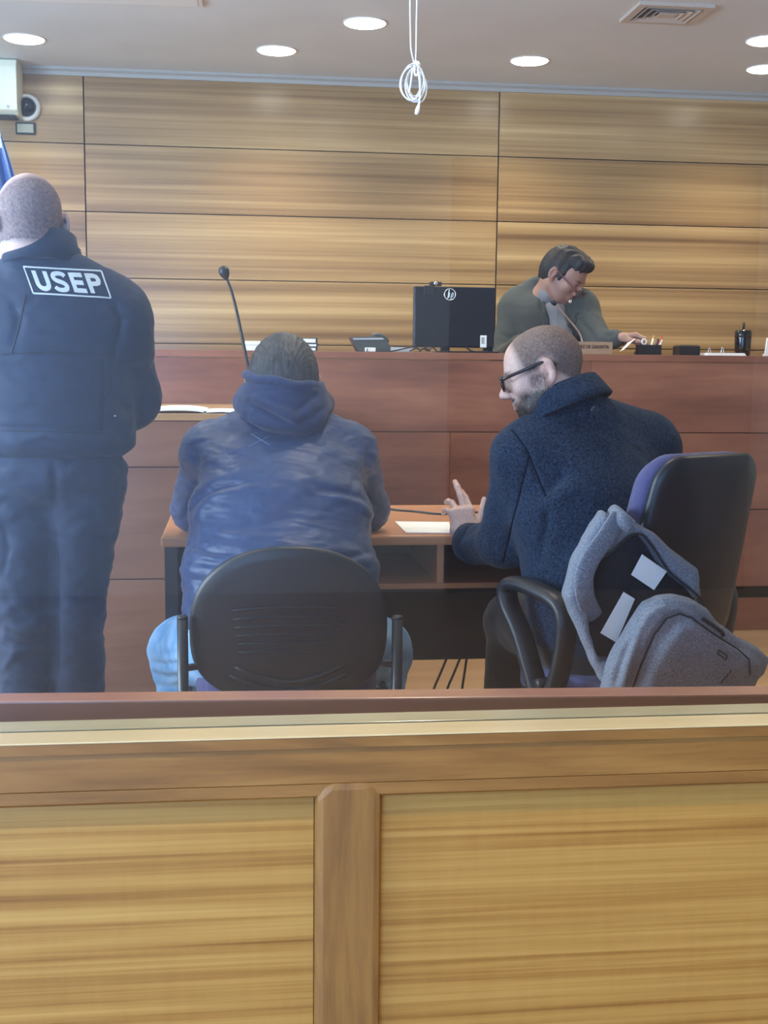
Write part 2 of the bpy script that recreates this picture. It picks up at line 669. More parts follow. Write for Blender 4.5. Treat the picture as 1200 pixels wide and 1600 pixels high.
def cloth_noise(v, q, amp, freq, axis=(1, 1, 1), seed=0.0):
    """soft irregular billows and wrinkles"""
    n = vnormals(v, q)
    p = v * np.array(axis) * freq + seed
    a = np.sin(p[:, 0] * 1.0 + 2.1 * np.sin(p[:, 2] * 0.7 + 1.3) + 1.7 * np.sin(p[:, 1] * 0.9))
    b = np.sin(p[:, 2] * 1.6 + 1.9 * np.sin(p[:, 0] * 0.8 + 0.4) + 1.2 * np.sin(p[:, 1] * 1.3 + 2.0))
    c = np.sin(p[:, 0] * 2.3 + p[:, 2] * 2.9 + 2.0 * np.sin(p[:, 1] * 1.7 + p[:, 2]))
    return v + n * ((a * b * 0.6 + b * 0.4 + c * 0.25) * amp)[:, None]


def rotz(a):
    c, s_ = math.cos(a), math.sin(a)
    return np.array([[c, -s_, 0], [s_, c, 0], [0, 0, 1.0]])


def look_frame(fwd, roll=0.0):
    """columns: right, forward, up of a head or torso facing fwd"""
    f = _unit(fwd)
    r = _unit(np.cross(f, [0, 0, 1.0]))
    u = np.cross(r, f)
    r2 = math.cos(roll) * r + math.sin(roll) * u
    u2 = -math.sin(roll) * r + math.cos(roll) * u
    return np.stack([r2, f, u2], 1)
# ================================================================== materials in use
wall_wood = wood('wall_veneer', [(0.24, (0.165, 0.090, 0.038)), (0.42, (0.29, 0.175, 0.075)), (0.56, (0.39, 0.25, 0.110)), (0.72, (0.54, 0.375, 0.18))], 'X', broad=3.4, fine=52, rough=0.3, long=0.018, wave=0.05, finew=0.5)
bench_wood = wood('bench_veneer', [(0.2, (0.145, 0.056, 0.036)), (0.48, (0.24, 0.095, 0.06)), (0.66, (0.31, 0.13, 0.078)), (0.85, (0.40, 0.185, 0.105))], 'X', broad=1.6, fine=24, rough=0.33, long=0.25, wave=0.5)
counter_wood = wood('counter_veneer', [(0.2, (0.12, 0.055, 0.036)), (0.5, (0.19, 0.092, 0.06)), (0.85, (0.25, 0.13, 0.085))], 'X', broad=1.6, fine=24, rough=0.35, long=0.2, wave=0.4)
strip_wood = wood('pale_edge_wood', [(0.2, (0.30, 0.17, 0.08)), (0.8, (0.45, 0.28, 0.14))], 'X', broad=3, fine=40, rough=0.4, long=0.1)
barrier_panel_wood = wood('barrier_veneer', [(0.27, (0.25, 0.108, 0.019)), (0.40, (0.38, 0.182, 0.036)), (0.52, (0.46, 0.242, 0.053)), (0.72, (0.56, 0.32, 0.080))], 'X', broad=17, fine=130, rough=0.42, long=0.014, wave=0.04, ripple=0.07, finew=0.5)
barrier_rail_wood = wood('barrier_rail_wood', [(0.25, (0.19, 0.082, 0.017)), (0.48, (0.29, 0.132, 0.028)), (0.75, (0.39, 0.195, 0.046))], 'X', broad=6, fine=80, rough=0.5, long=0.12, wave=0.25)
barrier_post_wood = wood('barrier_post_wood', [(0.25, (0.15, 0.064, 0.014)), (0.48, (0.25, 0.115, 0.027)), (0.75, (0.35, 0.172, 0.035))], 'Z', broad=9, fine=90, rough=0.5, long=0.12, wave=0.2)
lit_ledge_wood = wood('lit_ledge_wood', [(0.2, (0.62, 0.44, 0.19)), (0.8, (0.80, 0.62, 0.33))], 'X', broad=4, fine=50, rough=0.28, long=0.12, coat=0.8)  # paler than the rail wood: overhead glints on ledge tops put into the colour
red_wood = wood('varnished_red_wood', [(0.2, (0.52, 0.19, 0.11)), (0.8, (0.68, 0.29, 0.15))], 'X', broad=3, fine=50, rough=0.25, long=0.1, coat=0.8)
table_top_mat = wood('table_laminate', [(0.2, (0.40, 0.165, 0.07)), (0.8, (0.52, 0.235, 0.105))], 'X', broad=3, fine=40, rough=0.35, long=0.1)
floor_mat = wood('floor_laminate', [(0.2, (0.34, 0.20, 0.10)), (0.8, (0.50, 0.33, 0.18))], 'X', broad=3, fine=40, rough=0.35, long=0.1)
white_paint = mat('white_paint', (0.72, 0.70, 0.67), 0.7, noise=0.03, nscale=6)
ceiling_paint = mat('ceiling_paint', (0.67, 0.70, 0.715), 0.75, noise=0.03, nscale=2.5)
cornice_paint = mat('cornice_paint', (0.40, 0.40, 0.385), 0.7)
gap_dark = mat('shadow_gap', (0.02, 0.013, 0.008), 0.8)
black_plastic = mat('black_plastic', (0.011, 0.013, 0.018), 0.45, bump=0.03, bscale=900)
black_metal = mat('black_metal', (0.015, 0.016, 0.02), 0.35, spec=0.5)
dark_panel = mat('dark_panel', (0.012, 0.013, 0.016), 0.6, noise=0.1)
grey_plastic = mat('grey_plastic', (0.42, 0.45, 0.47), 0.45)
white_plastic = mat('white_plastic', (0.80, 0.82, 0.76), 0.4)
chrome = mat('chrome', (0.75, 0.76, 0.78), 0.2, metal=1.0)
paper_mat = mat('paper', (0.86, 0.87, 0.84), 0.8, noise=0.02, nscale=20)
pale_card = mat('pale_card', (0.70, 0.74, 0.80), 0.7)
lamp_disc = emit('lamp_disc', (1.0, 0.97, 0.90), 14.0)


def glass_material(name, tint=(1, 1, 1), film=0.0):
    m = bpy.data.materials.new(name)
    m.use_nodes = True
    t = m.node_tree
    t.nodes.clear()
    out = t.nodes.new('ShaderNodeOutputMaterial')
    mix = t.nodes.new('ShaderNodeMixShader')
    tr = t.nodes.new('ShaderNodeBsdfTransparent'); tr.inputs[0].default_value = (*tint, 1)
    gl = t.nodes.new('ShaderNodeBsdfGlossy'); gl.inputs['Roughness'].default_value = 0.0
    fr = t.nodes.new('ShaderNodeFresnel'); fr.inputs['IOR'].default_value = 1.5
    refl = gl
    if film > 0:                               # a thin film of dust and fingerprints blurs part of the reflection
        g2 = t.nodes.new('ShaderNodeBsdfGlossy'); g2.inputs['Roughness'].default_value = 0.42
        refl = t.nodes.new('ShaderNodeMixShader'); refl.inputs[0].default_value = film
        t.links.new(gl.outputs[0], refl.inputs[1]); t.links.new(g2.outputs[0], refl.inputs[2])
    t.links.new(fr.outputs[0], mix.inputs[0]); t.links.new(tr.outputs[0], mix.inputs[1]); t.links.new(refl.outputs[0], mix.inputs[2])
    t.links.new(mix.outputs[0], out.inputs[0])
    return m


clear_glass = glass_material('clear_glass', (0.985, 0.995, 0.99), 0.32)

# ================================================================== room shell
X0, X1, Y0, Y1 = ROOM_X0, ROOM_X1, ROOM_Y0, ROOM_Y1
struct(bbox('floor', (X0, Y0, -0.1), (X1, Y1, 0.0), floor_mat))
struct(bbox('ceiling', (X0, Y0, CEIL), (X1, Y1, CEIL + 0.1), ceiling_paint))
wa, wb2, wc0, wc1 = WIN2
struct(MB().box((X0 - 0.1, Y0, 0), (X0, wa, CEIL)).box((X0 - 0.1, wb2, 0), (X0, Y1, CEIL)).box((X0 - 0.1, wa, 0), (X0, wb2, wc0)).box((X0 - 0.1, wa, wc1), (X0, wb2, CEIL)).build('wall_left', white_paint))
w2 = MB().box((X0 - 0.05, wa, wc0), (X0 + 0.02, wb2, wc0 + 0.05)).box((X0 - 0.05, wa, wc1 - 0.05), (X0 + 0.02, wb2, wc1))
for k in range(4):
    yy = wa + (wb2 - wa - 0.05) * k / 3
    w2.box((X0 - 0.05, yy, wc0 + 0.0505), (X0 + 0.02, yy + 0.05, wc1 - 0.0505))
struct(w2.build('added_window_2', white_plastic))  # frame of the unseen window added for extra daylight
struct(bbox('wall_right', (X1, Y0, 0), (X1 + 0.1, Y1, CEIL), white_paint))
wall_back = struct(bbox('wall_back', (X0, Y1, 0), (X1, Y1 + 0.1, CEIL), gap_dark))

# wood panels of the wall behind the judge, each a board of its own
COLS = [-3.4, -0.825, 1.483, 3.79, 4.4]
ROWS = [0.973, 1.333, 1.69, 2.048, 2.41, CEIL]
cache = {}
for i in range(len(COLS) - 1):
    for j in range(len(ROWS) - 1):
        wd, hg = COLS[i + 1] - COLS[i] - 0.007, ROWS[j + 1] - ROWS[j] - 0.005
        key = (round(wd, 3), round(hg, 3))
        loc = ((COLS[i] + COLS[i + 1]) / 2, Y1 - 0.011, (ROWS[j] + ROWS[j + 1]) / 2)
        if key not in cache:
            p = MB().box((loc[0] - wd / 2, Y1 - 0.02, loc[2] - hg / 2), (loc[0] + wd / 2, Y1 + 0.002, loc[2] + hg / 2), 0.0015).build('wall_panel', wall_wood, None, origin=loc)
            cache[key] = p.data
        else:
            p = bpy.data.objects.new('wall_panel', cache[key])
            COL.objects.link(p)
            p.location = loc
        p.parent = wall_back
        p.location = Vector(loc) - wall_back.location
struct(MB().prism([(0, 0), (-0.035, 0), (-0.035, -0.012), (-0.018, -0.022), (-0.012, -0.04), (0, -0.04)], X1 - X0, (X0, Y1 - 0.02, CEIL), (0, 1, 0), (0, 0, 1), (1, 0, 0)).build('trim_1', cornice_paint))

# wall behind the public seats with a low window and a dark double door
wx0, wx1, wz0, wz1 = WIN
DX0, DX1, DZ = 1.12, 2.80, 2.30
rw = MB()
rw.box((X0, Y0 - 0.12, 0), (wx0, Y0, CEIL)).box((wx0, Y0 - 0.12, 0), (wx1, Y0, wz0)).box((wx0, Y0 - 0.12, wz1), (wx1, Y0, CEIL))
rw.box((wx1, Y0 - 0.12, 0), (X1, Y0, CEIL))
struct(rw.build('wall_rear', white_paint))
wn = thing('window_1', '', '', ((wx0 + wx1) / 2, Y0, wz0)); struct(wn)
del wn['label'], wn['category']
fr = MB()
fr.box((wx0, Y0 - 0.05, wz0), (wx1, Y0 + 0.02, wz0 + 0.05)).box((wx0, Y0 - 0.05, wz1 - 0.05), (wx1, Y0 + 0.02, wz1)).box((wx0, Y0 - 0.05, wz0), (wx0 + 0.05, Y0 + 0.02, wz1)).box((wx1 - 0.05, Y0 - 0.05, wz0), (wx1, Y0 + 0.02, wz1))
fr.build('window_frame', white_plastic, wn)
for k in (1, 2, 3):
    xx = wx0 + (wx1 - wx0) * k / 4
    bbox('mullion', (xx - 0.025, Y0 - 0.045, wz0 + 0.0505), (xx + 0.025, Y0 + 0.015, wz1 - 0.0505), white_plastic, wn)
zz = wz0 + (wz1 - wz0) * 0.6
for k in range(4):
    xa, xb = wx0 + (wx1 - wx0) * k / 4 + 0.0505 - 0.025 * (k > 0), wx0 + (wx1 - wx0) * (k + 1) / 4 - 0.0255 - 0.025 * (k == 3)
    bbox('glazing_bar', (xa, Y0 - 0.04, zz - 0.02), (xb, Y0 + 0.01, zz + 0.02), white_plastic, wn)
door_mat = wood('door_veneer', [(0.2, (0.05, 0.024, 0.012)), (0.8, (0.10, 0.05, 0.026))], 'Z', broad=3, fine=40, rough=0.45, long=0.1)
dr = thing('door_1', '', '', ((DX0 + DX1) / 2, Y0, 0)); struct(dr)
del dr['label'], dr['category']
mid = (DX0 + DX1) / 2
bbox('door_leaf', (DX0 + 0.05, Y0, 0.005), (mid - 0.003, Y0 + 0.045, DZ - 0.05), door_mat, dr, 0.004)
bbox('door_leaf', (mid + 0.003, Y0, 0.005), (DX1 - 0.05, Y0 + 0.045, DZ - 0.05), door_mat, dr, 0.004)
MB().box((DX0, Y0, 0), (DX0 + 0.05, Y0 + 0.06, DZ)).box((DX1 - 0.05, Y0, 0), (DX1, Y0 + 0.06, DZ)).box((DX0, Y0, DZ - 0.05), (DX1, Y0 + 0.06, DZ)).build('door_frame', door_mat, dr)
MB().lathe((mid - 0.06, Y0 + 0.045, 1.0), [(0.012, 0), (0.012, 0.04), (0.028, 0.045), (0.03, 0.06), (0.02, 0.075)], 16, (0, 1, 0)).build('door_knob', chrome, dr, True)


# ================================================================== lamps in the ceiling
def downlight(x, y, label, power, spot=True, grp=None):
    o = thing('downlight', label, 'ceiling light', (x, y, CEIL), grp)
    MB().lathe((x, y, CEIL), [(0.094, 0.004), (0.0945, -0.002), (0.099, -0.005), (0.103, -0.004), (0.104, 0.0), (0.103, 0.004)], 28).build('trim_ring', white_paint, o, True)
    MB().lathe((x, y, CEIL), [(0.094, -0.002), (0.091, -0.0075), (0.055, -0.010), (0.001, -0.011)], 28).build('lamp_lens', lamp_disc, o, True)
    l = bpy.data.lights.new('lamp_light', 'SPOT')
    l.energy = power
    l.color = (1.0, 0.86, 0.66)
    l.spot_size = math.radians(128)
    l.spot_blend = 0.8
    l.shadow_soft_size = 0.08
    lo_ = bpy.data.objects.new('lamp_light', l)
    link(lo_, o)
    lo_.location = (0, 0, -0.03)
    return o


for x, y, lab in [(-1.034, 6.40, 'round downlight above the white wall unit, leftmost of the lamps'),
                  (0.205, 6.43, 'round downlight near the wood wall, left of the hanging chain'),
                  (1.517, 6.43, 'round downlight near the wood wall, between chain and air vent'),
                  (2.789, 6.40, 'round downlight cut by the right edge, nearer the wood wall'),
                  (0.596, 5.855, 'round downlight just left of the hanging bead chain, topmost lamp'),
                  (2.552, 5.855, 'round downlight cut by the right edge, further from the wood wall')]:
    downlight(x, y, lab, 42)
for x, y, s_, r_ in [(-1.0, 4.75, 'left', 'before the bench'), (0.6, 4.75, 'middle', 'before the bench'), (2.2, 4.75, 'right', 'before the bench'), (-1.2, 3.3, 'left', 'over the table'), (0.6, 3.3, 'middle', 'over the table'), (2.4, 3.3, 'right', 'over the table')]:  # unseen rows, added to light the middle of the court
    downlight(x, y, s_ + ' added downlight of the unseen ceiling row ' + r_, 30, grp='added downlights over the courtroom floor')
for x, y, s_, r_ in [(-1.2, 0.75, 'left', 'nearest the glass barrier'), (0.35, 0.75, 'middle', 'nearest the glass barrier'), (1.9, 0.75, 'right', 'nearest the glass barrier'), (-0.6, -1.6, 'left', 'at the back of the public area'), (1.4, -1.6, 'right', 'at the back of the public area')]:
    downlight(x, y, s_ + ' added downlight of the unseen ceiling row ' + r_, 52, grp='downlights over the public seats')

# square air vent
c4 = [atz(975, 25, CEIL), atz(1075, 36, CEIL), atz(1115, 10, CEIL), atz(1000, 5, CEIL)]
cx, cy = np.mean([p[0] for p in c4]), np.mean([p[1] for p in c4])
vent = thing('air_vent', 'square beige ceiling air vent with concentric louvres', 'air vent', (cx, cy, CEIL))
beige = mat('beige_enamel', (0.55, 0.48, 0.42), 0.5)
vent_dark = mat('vent_dark', (0.10, 0.10, 0.11), 0.7)
bbox('backing', (cx - 0.14, cy - 0.12, CEIL - 0.004), (cx + 0.14, cy + 0.12, CEIL + 0.002), vent_dark, vent)


def sq_ring(cx, cy, a, b, wdt, z0, z1, tilt=0.0):
    m = MB()
    out = [(-a, -b), (a, -b), (a, b), (-a, b)]
    inn = [(-a + wdt, -b + wdt), (a - wdt, -b + wdt), (a - wdt, b - wdt), (-a + wdt, b - wdt)]
    v = [(cx + p[0], cy + p[1], z0) for p in out] + [(cx + p[0], cy + p[1], z0 + tilt) for p in inn] + [(cx + p[0], cy + p[1], z1) for p in out] + [(cx + p[0], cy + p[1], z1 + tilt) for p in inn]
    f = []
    for i in range(4):
        j = (i + 1) % 4
        f += [[i, i + 4, j + 4, j], [8 + i, 8 + j, 12 + j, 12 + i], [i, j, 8 + j, 8 + i], [4 + i, 12 + i, 12 + j, 4 + j]]
    return m.add(v, f)


sq_ring(cx, cy, 0.17, 0.145, 0.036, CEIL - 0.014, CEIL).build('vent_frame', beige, vent)
for i, a in enumerate((0.125, 0.095, 0.065)):
    sq_ring(cx, cy, a, a * 0.84, 0.017, CEIL - 0.017, CEIL - 0.015, 0.010).build('louvre', beige, vent)
bbox('centre_plate', (cx - 0.04, cy - 0.032, CEIL - 0.016), (cx + 0.04, cy + 0.032, CEIL - 0.012), beige, vent)

# pale ceiling panel in the corner of the picture
pc = atz(318, 8, CEIL)
cp = thing('ceiling_panel', 'pale flat ceiling light panel at the top left corner', 'ceiling panel', (pc[0] - 0.62, pc[1] - 0.3, CEIL))
Mr = Matrix.Translation(Vector(pc)) @ Matrix.Rotation(math.radians(-2.0), 4, 'Z') @ Matrix.Translation(-Vector(pc))
MB().box((pc[0] - 1.24, pc[1] - 0.6, CEIL - 0.012), (pc[0], pc[1], CEIL), 0.002, Mr).build('panel_frame', white_paint, cp)
MB().box((pc[0] - 1.22, pc[1] - 0.58, CEIL - 0.014), (pc[0] - 0.02, pc[1] - 0.02, CEIL - 0.010), 0.001, Mr).build('diffuser', mat('diffuser', (0.78, 0.78, 0.77), 0.5), cp)

# ================================================================== barrier with glass in front of the viewer
BX0, BX1, BF = -2.2, 2.8, 1.578
bar = thing('wooden_barrier', 'golden wooden barrier with a glass screen in front of the viewer', 'barrier', ((BX0 + BX1) / 2, BF + 0.05, 0))
bbox('front_ledge', (BX0, BF, 0.7475), (BX1, BF + 0.05, 0.75), lit_ledge_wood, bar, 0.0008)  # thin top layer whose lighter colour stands for glancing light
bbox('ledge_edging', (BX0, BF + 0.0008, 0.7322), (BX1, BF + 0.05, 0.7473), barrier_rail_wood, bar, 0.0008)
bbox('rear_ledge', (BX0, BF + 0.057, 0.732), (BX1, BF + 0.102, 0.75), lit_ledge_wood, bar, 0.0015)
bbox('core', (BX0, BF + 0.022, 0.0), (BX1, BF + 0.085, 0.731), gap_dark, bar)
bbox('top_rail', (BX0, BF + 0.004, 0.682), (BX1, BF + 0.03, 0.7318), barrier_rail_wood, bar, 0.001)
MB().prism([(0.0035, 0), (0.03, 0), (0.03, -0.02), (0.008, -0.02), (0.0035, -0.016)], BX1 - BX0, (BX0, BF, 0.6815), (0, 1, 0), (0, 0, 1), (1, 0, 0)).build('panel_moulding', barrier_rail_wood, bar)
bbox('bottom_rail', (BX0, BF + 0.006, 0.0), (BX1, BF + 0.03, 0.12), barrier_rail_wood, bar, 0.002)
pl, pr_ = at(492, 1420, BF + 0.004)[0], at(595, 1420, BF + 0.004)[0]
pw = pr_ - pl
post_x = [pl + k * 0.84 for k in (-2, -1, 0, 1, 2, 3)]
post_x = [p for p in post_x if BX0 < p < BX1 - pw]
pm = None
for p in post_x:
    if pm is None:
        o = MB().prism([(0, 0.121), (pw, 0.121), (pw, 0.668), (pw - 0.018, 0.684), (0.018, 0.684), (0, 0.668)], 0.03, (p, BF + 0.001, 0), (1, 0, 0), (0, 0, 1), (0, 1, 0), 0.011).build('post', barrier_post_wood, bar)
        pm, p0 = o, p
    else:
        o = pm.copy(); COL.objects.link(o); o.parent = bar
        o.location = (p - p0, 0, 0)
edges = [BX0] + [q for p in post_x for q in (p, p + pw)] + [BX1]
for a, b in zip(edges[::2], edges[1::2]):
    if b - a > 0.05:
        bbox('panel', (a + 0.001, BF + 0.0185, 0.121), (b - 0.001, BF + 0.0225, 0.668), barrier_panel_wood, bar)
bbox('glass_pane', (BX0, BF + 0.0505, 0.735), (BX1, BF + 0.0565, CEIL - 0.002), clear_glass, bar)['label'] = 'clear reflecting glass screen'

# low red-brown rail behind the glass
RZ = 0.72
a, b, c, d = atz(0, 1096.7, RZ), atz(1200, 1084.5, RZ), atz(1200, 1071, RZ), atz(0, 1082.5, RZ)
u = _unit(b - a)
nrm = np.array([-u[1], u[0], 0])
dep = 0.5 * ((c - b) @ nrm + (d - a) @ nrm)
st = a - u * 0.9
ln = 3.2
rail = thing('bench_back', 'long low red-brown varnished bench back just behind the glass', 'bench', (*(st + u * ln / 2 + nrm * dep / 2)[:2], 0))
MB().prism([(0, 0), (dep, 0), (dep, -0.06), (0, -0.06)], ln, st, nrm, (0, 0, 1), u, 0.003).build('top_rail', red_wood, rail)
MB().prism([(0.008, -0.061), (dep - 0.008, -0.061), (dep - 0.008, -0.6), (0.008, -0.6)], ln - 0.1, st + u * 0.05, nrm, (0, 0, 1), u, 0.002).build('back_board', red_wood, rail)
for k in (0.0, 0.5, 1.0):
    q = st + u * (0.06 + k * (ln - 0.18))
    MB().prism([(0, -0.601), (dep, -0.601), (dep, -RZ), (0, -RZ)], 0.06, q, nrm, (0, 0, 1), u, 0.002).build('leg', red_wood, rail)

# ================================================================== judge's bench on its platform
NF, NT = 5.40, 1.288
struct(bbox('floor_platform', (-0.1, NF + 0.08, 0.0005), (X1 - 0.01, Y1 - 0.03, 0.42), floor_mat))
NX0, NX1 = -0.36, 3.9
bench = thing('judges_bench', "red-brown wood-panelled judge's bench below the wood wall", 'bench', ((NX0 + NX1) / 2, NF + 0.3, 0))
bbox('bench_core', (NX0 + 0.01, NF + 0.014, 0.0005), (NX1, NF + 0.075, NT - 0.032), gap_dark, bench)
bbox('bench_top', (NX0, NF - 0.004, NT - 0.03), (NX1, NF + 0.62, NT), bench_wood, bench, 0.002)
bbox('end_panel', (NX0, NF + 0.077, 0.43), (NX0 + 0.03, NF + 0.60, NT - 0.031), bench_wood, bench, 0.001)
seam = at(922, 620, NF)[0]
for (z0, z1, xs) in [(0.936, NT - 0.033, [NX0, seam, NX1]), (0.578, 0.932, [NX0, 0.95, 3.05, NX1]), (0.212, 0.574, [NX0, seam + 0.3, NX1])]:
    for xa, xb in zip(xs[:-1], xs[1:]):
        bbox('front_panel', (xa + 0.0008, NF, z0), (xb - 0.0008, NF + 0.013, z1), bench_wood, bench, 0.001)
bbox('plinth', (NX0, NF + 0.002, 0.001), (NX1, NF + 0.013, 0.155), bench_wood, bench, 0.001)

# lower counter at the left, with its own panels
CF, CT, CX0, CX1 = 4.40, 1.055, -1.7, 0.30
cnt = thing('clerk_counter', 'lower brown counter standing before the bench, left of the seated men', 'counter', ((CX0 + CX1) / 2, (CF + NF) / 2, 0))
bbox('counter_core', (CX0 + 0.01, CF + 0.014, 0.0005), (CX1 - 0.005, CF + 0.05, CT - 0.026), gap_dark, cnt)
bbox('counter_top', (CX0, CF - 0.005, CT - 0.025), (CX1, NF - 0.01, CT), strip_wood, cnt, 0.002)
zj = [at(207, 730, CF)[2], at(230, 905, CF)[2]]
for z0, z1 in [(zj[0] + 0.002, CT - 0.027), (zj[1] + 0.002, zj[0] - 0.002), (0.001, zj[1] - 0.002)]:
    bbox('front_panel', (CX0, CF, z0), (CX1, CF + 0.013, z1), counter_wood, cnt, 0.001)
bbox('side_panel', (CX1 - 0.016, CF + 0.052, 0.001), (CX1, NF - 0.02, CT - 0.026), counter_wood, cnt, 0.001)
# ================================================================== lawyers' table
TF, TB, TX0, TX1, TZ = 3.43, 4.18, at(251, 838, 3.43)[0], 1.36, 0.75
table = thing('table', 'orange-brown laminate table with black frame in front of the seated men', 'table', ((TX0 + TX1) / 2, (TF + TB) / 2, 0))
bbox('tabletop', (TX0, TF, TZ - 0.028), (TX1, TB, TZ), table_top_mat, table, 0.006)
bbox('modesty_panel', (TX0 + 0.05, TB - 0.16, 0.235), (TX1 - 0.05, TB - 0.14, TZ - 0.029), dark_panel, table)
zs = at(640, 916, TF + 0.03)[2]
bbox('shelf', (TX0 + 0.055, TF + 0.03, zs - 0.008), (TX1 - 0.055, TB - 0.161, zs + 0.008), table_top_mat, table, 0.001)
xd = at(688, 880, TF + 0.03)[0]
bbox('divider', (xd - 0.01, TF + 0.03, zs + 0.009), (xd + 0.01, TB - 0.161, TZ - 0.029), table_top_mat, table, 0.001)
for xa in (TX0 + 0.006, TX1 - 0.046):
    bbox('leg', (xa, TF + 0.06, 0.03), (xa + 0.04, TF + 0.11, TZ - 0.029), black_metal, table, 0.004)
    bbox('leg', (xa, TB - 0.12, 0.03), (xa + 0.04, TB - 0.07, TZ - 0.029), black_metal, table, 0.004)
    bbox('side_brace', (xa + 0.008, TF + 0.111, 0.30), (xa + 0.032, TB - 0.121, TZ - 0.03), dark_panel, table, 0.002)
    bbox('foot', (xa - 0.004, TF + 0.02, 0.0), (xa + 0.044, TB - 0.03, 0.029), black_metal, table, 0.004)
# sheet and cable on the table
pp = [atz(617, 816, TZ), atz(702, 817, TZ), atz(704, 834, TZ), atz(634, 833.5, TZ)]
pv = [np.array([p[0], p[1], TZ + 0.001]) for p in pp] + [np.array([p[0], p[1], TZ + 0.003]) for p in pp]
tag(mesh_obj('paper_sheet', pv, [[3, 2, 1, 0], [4, 5, 6, 7], [0, 1, 5, 4], [1, 2, 6, 5], [2, 3, 7, 6], [3, 0, 4, 7]], paper_mat), 'white sheets lying on the table under the gesturing hand', 'paper')
cpts = smooth_path([atz(540, 795, TZ + 0.004), atz(600, 794.5, TZ + 0.004), atz(622, 797, TZ + 0.004), atz(650, 799, TZ + 0.004), atz(690, 803, TZ + 0.004), atz(740, 800, TZ + 0.004), atz(800, 806, TZ + 0.004)], 6)
tag(MB().tube(cpts, 0.0033, 8).build('cable', black_plastic, None, True), 'thin black cable lying across the table top', 'cable')
for (xa, xb, lab) in ((689, 677, 'leftmost black cable hanging below the table panel'), (710, 698, 'middle black cable hanging below the table panel'), (726, 722, 'rightmost black cable hanging below the table panel')):
    yy = TB - 0.10
    a_, b_ = at(xa, 1050, yy), at(xb, 1080, yy)
    top = a_ + (a_ - b_) * 2.5
    bot = b_ + (b_ - a_) * 0.8
    tag(MB().tube(smooth_path([top + np.array([0, -0.01, 0]), a_, b_, np.array([bot[0], yy - 0.05, 0.03]), np.array([bot[0] - 0.03, yy - 0.12, 0.006])], 5), 0.0045, 8).build('cable', black_plastic, None, True), lab, 'cable', 'cables hanging below the table')

# ================================================================== chair of the man in the blue jacket
purple_fabric = mat('purple_fabric', (0.06, 0.06, 0.16), 0.85, noise=0.12, nscale=120, bump=0.3, bscale=700, sheen=0.1)
K1Y = 2.90
kc = at(453, 985, K1Y)
k_top, k_bot = at(453, 853, K1Y)[2], at(453, 1098, K1Y)[2]
ch1 = thing('visitor_chair', 'black shell-backed chair with ribbed back under the man in the blue jacket', 'chair', (kc[0], K1Y + 0.22, 0))


def back_outline(n=64):
    out = []
    a, b = 0.243, k_top - kc[2]
    for i in range(n):
        t = math.pi * 2 * i / n
        c, s_ = math.cos(t), math.sin(t)
        if s_ >= 0:
            e = 2.25
            out.append((a * math.copysign(abs(c) ** (2 / e), c), b * abs(s_) ** (2 / e)))
        else:
            e = 2.9
            bb = kc[2] - k_bot
            out.append((a * math.copysign(abs(c) ** (2 / e), c), -bb * abs(s_) ** (2 / e)))
    return out


def shell(outline, c, fwd, rgt, thick, curve, recline, dome=0.0, name='backrest', material=black_plastic, parent=None, rim=0.006):
    """curved plate with rounded rim; fwd points to the sitter"""
    fwd, rgt, c = np.array(fwd, float), np.array(rgt, float), np.array(c, float)
    up = np.array([0, 0, 1.0])
    n = len(outline)

    def pos(u, v, t):
        return c + rgt * u + up * v + fwd * (curve * u * u - recline * v + t)
    v, f = [], []
    lv = [(0.0, 0), (0.3, 0), (0.6, 0), (0.85, 0), (0.96, 0), (1.0, rim), (1.0, thick - rim), (0.96, thick), (0.6, thick), (0.0, thick)]
    idx = []
    for sc, t in lv:
        if sc == 0.0:
            v.append(pos(0, 0, t - (dome if t == 0 else 0)))
            idx.append([len(v) - 1] * n)
        else:
            ids = []
            for (u_, w_) in outline:
                dm = dome * (1 - sc * sc) if t == 0 else 0
                v.append(pos(u_ * sc, w_ * sc, t - dm))
                ids.append(len(v) - 1)
            idx.append(ids)
    for r in range(len(lv) - 1):
        for k in range(n):
            k2 = (k + 1) % n
            q = [idx[r][k], idx[r][k2], idx[r + 1][k2], idx[r + 1][k]]
            q2 = []
            for i in q:
                if i not in q2:
                    q2.append(i)
            f.append(q2)
    return mesh_obj(name, v, f, material, parent, True), pos


ob = back_outline()
bk, bpos = shell(ob, kc, (0, 1, 0), (1, 0, 0), 0.026, 0.55, 0.10, 0.004, parent=ch1)
shell([(u * 0.96, v * 0.96) for u, v in ob], kc + np.array([0, 0.027, 0]), (0, 1, 0), (1, 0, 0), 0.03, 0.55, 0.10, name='back_pad', material=purple_fabric, parent=ch1)
for i, py in enumerate((947, 962, 976, 990, 1004, 1018)):
    zz = at(453, py, K1Y)[2] - kc[2]
    hw = 0.140 - 0.003 * i
    pts = [bpos(hw * t, zz - 0.010 * (1 - 0.16 * i) * t * t, -0.0035) for t in np.linspace(-1, 1, 17)]
    MB().tube(pts, [0.001] + [0.0042] * 15 + [0.001], 8, flat=((0, 0, 1), 0.8)).build('rib', black_plastic, bk, True)
for off, rr in ((0.0, 0.007), (0.022, 0.006)):
    pts = []
    for t in np.linspace(-1, 1, 21):
        zz = at(453, 1068, K1Y)[2] - kc[2] - off + 0.040 * abs(t) ** 1.6
        pts.append(bpos(0.135 * t * (1 + off * 4), zz, -0.001))
    MB().tube(pts, [0.001] + [rr] * 19 + [0.001], 8).build('rib', black_plastic, bk, True)
